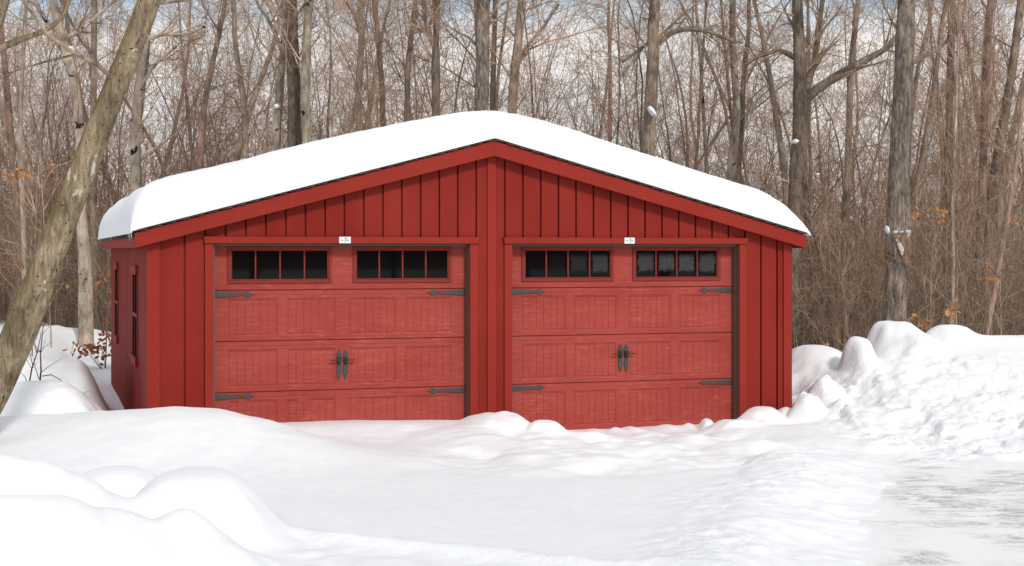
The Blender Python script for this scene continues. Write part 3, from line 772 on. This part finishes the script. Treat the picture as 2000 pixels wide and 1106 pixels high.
# hero trees placed one by one
def curve(pts, n):
    """Catmull-Rom through (x,y,z,r)"""
    A = np.array(pts, float); A = np.vstack([2 * A[0] - A[1], A, 2 * A[-1] - A[-2]]); out = []
    m = len(A) - 3
    for i in range(n + 1):
        f = min(i / n * m, m - 1e-6); k = int(f); t = f - k; a, b, c, d = A[k:k + 4]
        out.append(.5 * (2 * b + (c - a) * t + (2 * a - 5 * b + 4 * c - d) * t * t + (3 * b - a - 3 * c + d) * t ** 3))
    return np.array(out)
def trunk_tube(C, sd, rough, seed):
    V, Q = tube_arrays([(C[:, :3].tolist(), C[:, 3].tolist(), sd)])
    n = len(C); an = np.tile(np.arange(sd) * 2 * math.pi / sd, n); z = np.repeat(C[:, 2], sd); r = np.repeat(C[:, 3], sd)
    nz = fbm(np.cos(an) * 3 + 10, z * 1.2 + np.sin(an) * 3, .8, 3, .6, seed) * .10 + fbm(np.cos(an) * 9 + 5, z * 2.0 + np.sin(an) * 9, .6, 2, .6, seed + 5) * rough
    ctr = np.repeat(C[:, :3], sd, axis=0); V = ctr + (V - ctr) * (1 + nz)[:, None]
    return V, Q
def hero(name, label, px, Y, mat, limbs=(), seed=1, f0=.25, nl=14, cat="tree", rough=.05, twig=None, top=9.0, sd=14, group=None, lr=(.9, 2.4), ntw=9, hw=.86):
    """px: (x, y, width) up the trunk in photo pixels; the trunk goes on up past the frame"""
    R = random.Random(seed)
    pts = [(*P(x, y, Y), w * hw * Y / F / 2) for x, y, w in px]
    g = gz(pts[0][0], Y) - .3
    if pts[0][2] > g + .05:
        a, b = pts[0], pts[1]; dx = (a[0] - b[0]) / max(.3, b[2] - a[2]); dz = a[2] - g
        pts.insert(0, (a[0] + max(-.15, min(.15, dx)) * dz * .5, Y, g, a[3] * 1.12))
    while pts[-1][2] < top:
        a, b = pts[-2], pts[-1]; dx = (b[0] - a[0]) / max(.4, b[2] - a[2])
        pts.append((b[0] + max(-.25, min(.25, dx)) * 1.8 + R.gauss(0, .06), b[1] + R.gauss(0, .1), b[2] + 1.8, b[3] * .88))
    o = np.array(pts[0][:3]); o[2] += .3
    root = empty(name, tuple(o), 0, label=label, cat=cat, group=group)
    C = curve(pts, max(24, int((pts[-1][2] - pts[0][2]) / .12))); C[:, :3] -= o
    V, Q = trunk_tube(C, sd, rough, seed); quadmesh("trunk", V, Q, mat, root)
    tw = []
    for lp in limbs:
        lpts = [(*P(x, y, Y + dy), w * Y / F / 2) for x, y, w, dy in lp]; LC = curve(lpts, 14); LC[:, :3] -= o
        V, Q = trunk_tube(LC, 8, .03, seed + 3); quadmesh("limb", V, Q, mat, root)
        for _ in range(ntw):
            i = R.randint(3, 13); dd = tuple(LC[i + 1, :3] - LC[i, :3])
            grow(R, tw, tuple(LC[i, :3]), off_dir(R, dd, R.uniform(.5, 1.1)), R.uniform(.5, 1.6), max(.006, LC[i, 3] * .4), 2, .6)
    m = len(C)
    nl = int(nl * 1.5)
    for j in range(nl):
        i = min(m - 2, int((f0 * .8 + (1 - f0 * .8) * (j + R.random()) / nl) * m)); dd = tuple(C[i + 1, :3] - C[i, :3])
        grow(R, tw, tuple(C[i, :3]), off_dir(R, dd, R.uniform(.6, 1.2)), R.uniform(*lr), max(.006, C[i, 3] * R.uniform(.14, .3)), 2, .95)
    if tw:
        V, Q = tube_arrays(tw); quadmesh("crown", V, Q, twig or M['twigg'], root)
    return root

# leaning foreground trunks at the left
hero("leaning_tree", "thick mossy trunk leaning right across the left foreground, flecked with white lichen",
     [(-90, 905, 74), (-28, 790, 71), (42, 640, 66), (135, 400, 56), (200, 235, 50), (250, 110, 46), (294, -5, 44), (330, -110, 40)], 13.4, M['barkf'], (), 41, .75, 5, rough=.02, sd=28, top=6.5, hw=.96)
hero("leaning_tree", "pale tan trunk edge entering at the top left corner with one crooked branch",
     [(-260, 900, 74), (-200, 620, 66), (-120, 330, 58), (-50, 150, 50), (-8, 20, 44), (22, -90, 38)], 12.6, M['barkf'],
     [[(-62, 170, 26, 0), (-20, 108, 17, 0), (40, 78, 13, .1), (95, 56, 10, .15), (128, 22, 8, .2), (142, -30, 6, .2)]], 42, .8, 0, rough=.012, sd=24, top=6.5, ntw=2)
tb = [
 ("scarred_tree", "pale crooked trunk with black scars behind the leaning foreground trunk", [(168, 640, 34), (166, 520, 31), (159, 420, 26), (157, 300, 23), (152, 215, 22), (138, 130, 21), (117, 60, 20), (104, 0, 18)], 30, 'barkp',
   [[(120, 66, 13, 0), (92, 42, 9, 0), (70, 5, 7, .2), (60, -40, 5, .2)], [(132, 72, 10, 0), (160, 58, 8, 0), (190, 30, 6, .3), (225, 0, 5, .5)]], .4, 6),
 ("scarred_tree", "grey scarred trunk just right of the leaning trunk, rising behind the left roof end", [(266, 430, 28), (265, 330, 26), (266, 250, 22), (272, 160, 19), (284, 85, 17), (294, 20, 14)], 29, 'barkp',
   [[(284, 78, 9, 0), (318, 68, 7, 0), (365, 66, 5, .2), (400, 52, 4, .2)], [(270, 180, 7, 0), (300, 130, 6, 0), (345, 90, 5, .3)]], .35, 8),
 ("thin_tree", "slim brown trunk left of the scarred trunk", [(184, 520, 17), (182, 300, 15), (183, 120, 14), (184, 0, 13)], 33, 'bark', [], .4, 8),
 ("lichen_tree", "thin dark trunk with yellow lichen at the left of the close pair", [(538, 300, 20), (546, 190, 18), (552, 110, 15), (560, 20, 13)], 28.5, 'barkl', [[(550, 100, 9, 0), (530, 50, 7, 0), (505, 10, 6, .2), (490, -30, 5, .2)]], .4, 9),
 ("dark_tree", "straight dark brown trunk, the left one of the close pair", [(576, 300, 32), (574, 180, 29), (571, 80, 28), (569, 0, 26)], 28, 'barkd', [], .45, 10),
 ("lichen_tree", "grey lichen-blotched trunk, the right one of the close pair", [(600, 300, 24), (597, 180, 21), (599, 90, 20), (604, 0, 18)], 27.5, 'barkl', [], .45, 9),
 ("thin_tree", "slim brown trunk behind the left slope of the roof", [(702, 270, 18), (700, 180, 15), (706, 80, 14), (702, 0, 12)], 32, 'bark', [[(703, 60, 9, 0), (690, 25, 7, 0), (668, -10, 6, 0)]], .35, 11),
 ("thin_tree", "slim reddish trunk halfway up the left roof slope", [(748, 250, 14), (744, 140, 12), (735, 40, 11), (730, 0, 10)], 34, 'barkr', [], .3, 11),
 ("thin_tree", "slim trunk with mossy streaks above the left roof slope", [(795, 235, 14), (797, 130, 13), (806, 50, 12), (812, 0, 11)], 33, 'bark', [], .3, 11),
 ("forked_tree", "grey trunk forked near the top, left of the ridge", [(852, 230, 20), (850, 130, 18), (852, 60, 14), (854, 0, 13)], 30, 'bark', [[(850, 95, 11, 0), (838, 62, 10, 0), (829, 30, 9, 0), (826, -20, 8, 0)]], .4, 9),
 ("thick_tree", "thick grey trunk with rough bark rising straight behind the snowy ridge", [(940, 240, 33), (942, 140, 31), (943, 60, 31), (944, 0, 31)], 27, 'barkoak', [], .5, 9),
 ("thin_tree", "slim reddish trunk tucked close behind the thick ridge trunk", [(962, 230, 14), (964, 120, 12), (967, 0, 11)], 30, 'barkr', [], .4, 8),
 ("curved_tree", "brown gently curved trunk right of the ridge", [(1000, 240, 22), (1004, 160, 22), (1012, 80, 20), (1019, 0, 18)], 29, 'bark', [[(1008, 130, 8, 0), (1030, 90, 7, 0), (1060, 55, 6, .2), (1090, 10, 5, .4)]], .4, 9),
 ("mottled_tree", "dark mottled trunk with a long arching limb above the right roof slope", [(1266, 330, 30), (1269, 230, 29), (1275, 130, 28), (1276, 50, 26), (1279, 0, 25)], 27, 'barkd',
   [[(1280, 90, 13, 0), (1300, 72, 11, 0), (1330, 58, 10, 0), (1375, 60, 8, -.2), (1410, 72, 7, -.3), (1450, 84, 5, -.4)], [(1272, 80, 8, 0), (1245, 100, 6, .1), (1215, 122, 5, .2)]], .5, 8),
 ("twin_tree", "grey-green trunk, the left stem of the twin stems", [(1428, 360, 22), (1434, 280, 20), (1438, 200, 17), (1431, 90, 16), (1431, 0, 14)], 29, 'barkl', [], .4, 10),
 ("twin_tree", "thinner brown trunk, the right stem of the twin stems", [(1440, 350, 15), (1448, 260, 14), (1452, 160, 12), (1462, 60, 10), (1463, 0, 9)], 29.6, 'barkd', [], .35, 10),
 ("thin_tree", "crooked thin trunk between the twin stems and the hollow trunk", [(1535, 380, 15), (1518, 240, 14), (1502, 140, 12), (1487, 60, 11), (1475, 10, 9)], 29, 'bark', [], .3, 9),
 ("hollow_tree", "thick dark trunk behind the right roof end with a heavy limb reaching right", [(1552, 700, 27), (1549, 600, 27), (1548, 500, 29), (1552, 420, 33), (1557, 330, 34), (1562, 250, 33), (1562, 160, 30), (1560, 80, 26), (1557, 0, 23)], 27, 'barkd',
   [[(1570, 200, 22, 0), (1592, 178, 19, -.1), (1640, 146, 17, -.2), (1690, 118, 14, -.3), (1730, 95, 10, -.3), (1752, 70, 7, -.3)], [(1556, 115, 11, 0), (1525, 100, 9, .1), (1490, 108, 7, .2), (1450, 128, 5, .3)],
    [(1573, 180, 14, .1), (1590, 120, 12, .3), (1598, 60, 11, .4), (1610, -20, 9, .5)]], .5, 8),
 ("thin_tree", "slim trunk between the hollow trunk and the wounded trunk", [(1650, 500, 15), (1656, 320, 15), (1662, 140, 14), (1672, 40, 12), (1676, 0, 11)], 31, 'bark', [], .3, 12),
 ("thin_tree", "slim slanting trunk just right of the wounded trunk", [(1778, 430, 16), (1800, 320, 14), (1822, 190, 12), (1838, 60, 10), (1850, 0, 9)], 29.5, 'bark', [], .3, 10),
 ("reddish_tree", "dark reddish trunk in the right part of the wood", [(1850, 460, 20), (1853, 300, 18), (1856, 150, 17), (1860, 0, 16)], 32, 'barkr', [], .35, 12),
 ("reddish_tree", "straight reddish trunk near the right edge of the wood", [(1912, 520, 18), (1920, 320, 17), (1926, 150, 17), (1936, 0, 16)], 31, 'barkr', [], .3, 12),
 ("reddish_tree", "slanting brown trunk leaning right near the right frame edge", [(1935, 420, 22), (1950, 300, 21), (1975, 150, 19), (1992, 20, 17)], 30, 'barkd', [], .35, 10),
 ("pink_stem", "thin pinkish stem leaning right at the right frame edge", [(1926, 660, 13), (1948, 540, 12), (1972, 400, 11), (1990, 280, 10), (2000, 180, 9)], 24, 'barkr', [], .3, 10),
 ("thin_tree", "slim olive stem standing between the big wounded trunk and the pink stem", [(1858, 640, 9), (1862, 520, 8), (1860, 400, 7), (1866, 250, 6)], 24.5, 'bark', [], .2, 12),
 ("thin_tree", "slim stem at the far left of the wood", [(50, 640, 13), (46, 450, 12), (40, 250, 10), (48, 60, 9)], 29, 'bark', [], .25, 12),
 ("thin_tree", "slim leaning trunk above the left roof slope near the eave", [(390, 340, 16), (400, 200, 14), (425, 80, 12), (440, 0, 10)], 31, 'barkr', [], .3, 12),
 ("thin_tree", "crooked slim trunk above the middle of the left roof slope", [(480, 320, 15), (476, 200, 14), (460, 90, 12), (455, 0, 11)], 30, 'bark', [], .3, 12),
]
for i, (nm, lb, px, Y, mt, lim, f0, nl) in enumerate(tb):
    hero(nm, lb, px, Y, M[mt], lim, 500 + i * 7, f0, nl, twig=M['twig'] if i % 3 == 0 else M['twigg'])

# the big wounded trunk at the right
big = hero("wounded_tree", "thickest furrowed grey trunk, torn orange wound below a snowy bark lip",
     [(1745, 690, 54), (1748, 640, 50), (1750, 520, 47), (1752, 466, 50), (1754, 452, 56), (1755, 430, 52), (1757, 330, 47), (1765, 150, 43), (1769, 60, 40), (1772, -20, 38)], 25.0, M['barkoak'], (), 91, .8, 6, rough=.10, sd=36, top=9, hw=.87)
def wound(name, mat, f0, f1, la, lb, out, seed):
    Y = 25.0; o = np.array(big.location); V = []; Q = []; n = 22; m = 9; R = random.Random(seed)
    for i in range(n + 1):
        f = i / n; py = f0 + (f1 - f0) * f; r = (22.4 - 1.0 * f) * Y / F
        a0, a1 = la(f) + R.uniform(-.07, .07), lb(f) + R.uniform(-.06, .06); a1 = max(a1, a0 + .04)
        for j in range(m + 1):
            a = a0 + (a1 - a0) * j / m; rr = r * (out + .05 * math.sin(math.pi * j / m))
            x, y, z = P(1751.5, py, Y); V.append((x + rr * math.sin(a) - o[0], y - rr * math.cos(a) - o[1], z - o[2]))
    for i in range(n):
        for j in range(m): k = i * (m + 1) + j; Q.append((k, k + m + 1, k + m + 2, k + 1))
    w = quadmesh(name, np.array(V), Q, mat, big); sm = w.modifiers.new("thick", 'SOLIDIFY'); sm.thickness = .02; sm.offset = -1
    return w
wound("wound", M['wound'], 459, 524, lambda f: -.78 + 1.25 * f ** .7, lambda f: 1.35 - .1 * f - .65 * f ** 4, 1.10, 4)
M['pale'] = simple("pale_bare_wood", (.55, .50, .46), .8, 0, .15, 40)
wound("bare_wood", M['pale'], 468, 500, lambda f: -.30 + .42 * f - .02, lambda f: -.25 + .42 * f + .30 * math.sin(math.pi * f) ** .8, 1.145, 8)

# little clumps of snow caught on trunks
def clump(px, py, Y, w, h, label, slant=0.0, seed=0):
    w, h = w * .85, h * .8
    x, y, z = P(px, py, Y); k = Y / F; n, m = 14, 9; V = []; Q = []
    for i in range(n):
        a = 2 * math.pi * i / n
        for j in range(m + 1):
            b = -math.pi / 2 + math.pi * j / m; rr = 1 + 1.1 * float(fbm(np.array([1.3 * math.cos(a) + seed * 3]), np.array([1.3 * math.sin(a) + 1.5 * b]), 1.0, 3, .6, seed)[0])
            q = (w * k / 2 * math.cos(a) * math.cos(b) * rr, .10 * math.sin(a) * math.cos(b), h * k / 2 * math.sin(b) * rr)
            V.append((q[0], q[1], q[2] + slant * q[0]))
    for i in range(n):
        for j in range(m): Q.append((i * (m + 1) + j, ((i + 1) % n) * (m + 1) + j, ((i + 1) % n) * (m + 1) + j + 1, i * (m + 1) + j + 1))
    o = quadmesh("snow_clump", np.array(V), Q, M['snow'], None, True, {"rough": np.full(len(V), .3)}); o.location = (x, y, z); props(o, label, "snow clump", "snow clumps caught on trunks and branches")
clump(1275, 219, 26.75, 17, 18, "white snow clump on a knot of the dark mottled trunk above the right roof slope", -.7, 1)
clump(541, 208, 28.38, 10, 11, "round snow clump on the thin lichen trunk left of the close pair", 0, 2)
clump(1553, 277, 26.78, 13, 10, "snow clump low on the hollow trunk with the heavy limb", .3, 4)
clump(1591, 163, 26.85, 9, 9, "snow clump in the crotch of the heavy reaching limb", .2, 5)
clump(1733, 449, 24.62, 9, 15, "pointed snow patch at the left end of the torn bark lip", -1.0, 6)
clump(1748, 453, 24.57, 9, 6, "small snow lump left of the middle of the torn bark lip", -.1, 7)
clump(1761, 453, 24.57, 6, 4, "tiny snow lump in the middle of the torn bark lip", 0.1, 12)
clump(1772, 452, 24.59, 8, 5, "small snow lump at the right end of the torn bark lip", .05, 13)
clump(140, 97, 29.6, 12, 12, "snow clump on the pale crooked scarred trunk", -.3, 9)
clump(1597, 341, 26, 9, 5, "snow clump on twigs right of the hollow trunk near the roof end", .2, 10)

# dry beech leaves
def leaf_mesh(R, centres, spread, n, size):
    V = []; F_ = []
    for c in centres:
        for _ in range(n):
            p = Vector(c) + Vector((R.gauss(0, spread), R.gauss(0, spread), R.gauss(0, spread * .6)))
            d = Vector((R.gauss(0, 1), R.gauss(0, .6), R.gauss(-.3, .6))).normalized(); u = d.orthogonal().normalized(); u.rotate(Matrix.Rotation(R.uniform(0, 6.28), 3, d)); nn = d.cross(u)
            l = size * R.uniform(.7, 1.3); w = l * .27; k = len(V); cu = nn * l * R.uniform(-.18, .18)
            V += [p, p + d * l * .35 + u * w + cu, p + d * l * .75 + u * w * .8 + cu * .6, p + d * l, p + d * l * .75 - u * w * .8 + cu * .6, p + d * l * .35 - u * w + cu]
            F_.append(tuple(range(k, k + 6)))
    return V, F_
def beech(clusters, Y, base, label, seed, group=None, n=6, size=.085, mat='leaf', spread=.05, nm="beech_sapling"):
    R = random.Random(seed); bx = (base - 1000) * Y / F; g = gz(bx, Y); top = max(P(a, b, Y)[2] for a, b in clusters) + .9
    root = empty(nm, (bx, Y, g - .1), 0, label=label, cat="sapling", group=group)
    st = wander(R, (0, 0, 0), (0, 0, 1), top - g + .1, 10, .03, .02); ln = [(st, [.013 * (1 - .075 * i) for i in range(11)], 5)]; cs = []; tw = []
    for a, b in clusters:
        x, y, z = P(a, b, Y); c = (x - bx, R.uniform(-.15, .1), z - g + .1); cs.append(c)
        zz = max(.15, c[2] - abs(c[0]) * .6 - .15); i = min(9, int(zz / (top - g + .1) * 10)); s0 = st[i]
        mid = tuple(.5 * (s0[q] + c[q]) + (0, 0, .05)[q] for q in range(3)); tw.append(([s0, mid, c, (c[0] * 1.05, c[1], c[2] + .06)], [.007, .005, .004, .003], 4))
    for _ in range(14):
        i = R.randint(2, 9); grow(R, tw, st[i], off_dir(R, (0, 0, 1), R.uniform(.6, 1.1)), R.uniform(.4, 1.1), .005, 1, .8)
    V, Q = tube_arrays(ln); quadmesh("stem", V, Q, M['twigg'], root); V, Q = tube_arrays(tw); quadmesh("twigs", V, Q, M['twigg'], root)
    v, f = leaf_mesh(R, cs, spread, n, size); MB().add(v, f).build("leaves", M[mat], root)
GB = "young beeches holding a few orange leaves"
beech([(40, 338), (50, 345), (28, 342)], 22, 62, "young beech holding a pale orange leaf cluster at the far left", 601, None, 6, .10)
beech([(110, 330), (125, 350), (118, 560)], 26, 100, "young beech with scattered orange leaves behind the leaning trunk", 602, None, 3, .09)
beech([(1800, 412), (1827, 414), (1835, 432)], 24, 1815, "young beech with orange leaves beside the wounded trunk at half height", 603, None, 6, .11)
beech([(1852, 598), (1848, 603)], 22.5, 1862, "young beech with one big orange leaf cluster above the snow pile", 604, None, 5, .12)
beech([(1825, 638), (1803, 632), (1795, 620)], 22.5, 1812, "young beech with orange leaves just over the dip between the snow pile tops", 605, None, 5, .12)
beech([(1950, 543), (1933, 545), (1925, 520), (1978, 430)], 23.5, 1958, "young beech with orange leaves around the pinkish stem", 606, None, 4, .10)
beech([(1870, 553), (1665, 640), (1640, 690), (1610, 672)], 25, 1660, "young beech with sparse orange leaves between the garage and the snow pile", 607, None, 2, .10)
beech([(165, 678), (178, 682), (190, 676), (202, 683), (210, 668), (213, 650), (205, 690), (155, 676), (212, 630), (216, 560), (210, 540), (214, 600)], 26.5, 205, "low rust-leaved beech bush beside the far left garage corner", 608, None, 14, .10, 'leafr', .10, "beech_bush")

# dark red shrub poking out of the snow at the left
def shrub():
    Y = 15.9; b = P(62, 775, Y); root = empty("shrub", b, 0, label="dark red bare twig shrub poking out of the snow mound left of the garage", cat="shrub"); R = random.Random(77)
    def path(q, r): return ([tuple(np.array(P(x, y, Y + dy)) - np.array(b)) for x, y, dy in q], [r * (1 - .6 * i / (len(q) - 1)) for i in range(len(q))], 5)
    ln = [path([(54, 765, 0), (62, 720, 0), (72, 690, 0), (80, 655, .1)], .010), path([(76, 760, 0), (80, 725, 0), (79, 690, 0), (84, 640, 0)], .011)]
    for q, r in (([(82, 735, 0), (100, 732, -.1), (118, 742, -.2), (128, 760, -.2), (133, 775, -.2)], .006), ([(80, 728, 0), (95, 716, 0), (112, 706, .1), (122, 700, .1)], .004), ([(64, 715, 0), (58, 690, 0), (55, 665, 0)], .005), ([(130, 770, -.2), (150, 773, -.2), (175, 764, -.2)], .003),
                 ([(76, 740, 0), (68, 715, .1), (66, 700, .1)], .005), ([(55, 752, 0), (48, 735, 0), (40, 728, 0)], .005), ([(133, 775, -.2), (143, 795, -.3), (170, 805, -.3)], .003)): ln.append(path(q, r))
    V, Q = tube_arrays([l for l in ln[:2]]); quadmesh("stem", V, Q, M['redstem'], root)
    tw = ln[2:]
    for s in ln[:2]:
        for _ in range(7): grow(R, tw, s[0][R.randint(0, 3)], off_dir(R, (0, 0, 1), R.uniform(.5, 1.2)), R.uniform(.08, .3), .004, 1, .5)
    for n_ in (len(tw),):
        V, Q = tube_arrays(tw); quadmesh("twigs", V, Q, M['redstem'], root)
shrub()

# ---------------------------------------------------------------- light and sky
SUN_EL, SUN_AZ = math.radians(36), math.radians(155)      # azimuth clockwise from +Y (north): sun behind the camera, to its right
world = bpy.data.worlds.new("World"); S.world = world; world.use_nodes = True
N = world.node_tree.nodes; K = world.node_tree.links; bg = N["Background"]
sky = N.new("ShaderNodeTexSky"); sky.sky_type = 'NISHITA'; sky.sun_disc = False; sky.sun_elevation = SUN_EL; sky.sun_rotation = SUN_AZ
tc = N.new("ShaderNodeTexCoord").outputs["Generated"]
cl = noise(N, K, tc, 2.6, 6, (1, 1, 3.2), .6, .3)
sz = N.new("ShaderNodeSeparateXYZ"); K.new(tc, sz.inputs[0])
mz = node(N, "ShaderNodeMapRange", interpolation_type='SMOOTHSTEP'); K.new(sz.outputs[2], mz.inputs[0])
for i_, v_ in ((1, .10), (2, .185), (3, .20), (4, -.09)): mz.inputs[i_].default_value = v_
ad = node(N, "ShaderNodeMath", operation='ADD'); K.new(cl.outputs[0], ad.inputs[0]); K.new(mz.outputs[0], ad.inputs[1])
mz2 = node(N, "ShaderNodeMapRange", interpolation_type='SMOOTHSTEP'); K.new(sz.outputs[2], mz2.inputs[0])
for i_, v_ in ((1, .20), (2, .34), (3, 0), (4, .090)): mz2.inputs[i_].default_value = v_
ad2 = node(N, "ShaderNodeMath", operation='ADD'); K.new(ad.outputs[0], ad2.inputs[0]); K.new(mz2.outputs[0], ad2.inputs[1])
cf = ramp(N, [(.40, (0, 0, 0)), (.56, (1, 1, 1))]); K.new(ad2.outputs[0], cf.inputs[0])
cc = ramp(N, [(.3, (8.0, 8.1, 8.3)), (.7, (9.9, 9.4, 8.9))]); cn = noise(N, K, tc, 7, 4, (1, 1, 3)); K.new(cn.outputs[0], cc.inputs[0])
mx = mixc(N, K, cf.outputs[0], sky.outputs[0], cc.outputs[0])
K.new(mx, bg.inputs["Color"]); bg.inputs["Strength"].default_value = .13
sun = bpy.data.lights.new("sun", 'SUN'); sun.energy = 2.4; sun.angle = math.radians(7); sun.color = (1, .96, .90)
so = bpy.data.objects.new("sun", sun); COL.objects.link(so); so.location = (10, -10, 20)
d = Vector((math.sin(SUN_AZ) * math.cos(SUN_EL), math.cos(SUN_AZ) * math.cos(SUN_EL), math.sin(SUN_EL)))
so.rotation_euler = (-d).to_track_quat('-Z', 'Y').to_euler()
S.view_settings.view_transform = 'Standard'; S.view_settings.look = 'None'; S.view_settings.exposure = -0.22; S.view_settings.gamma = 1
S.render.engine = 'CYCLES'
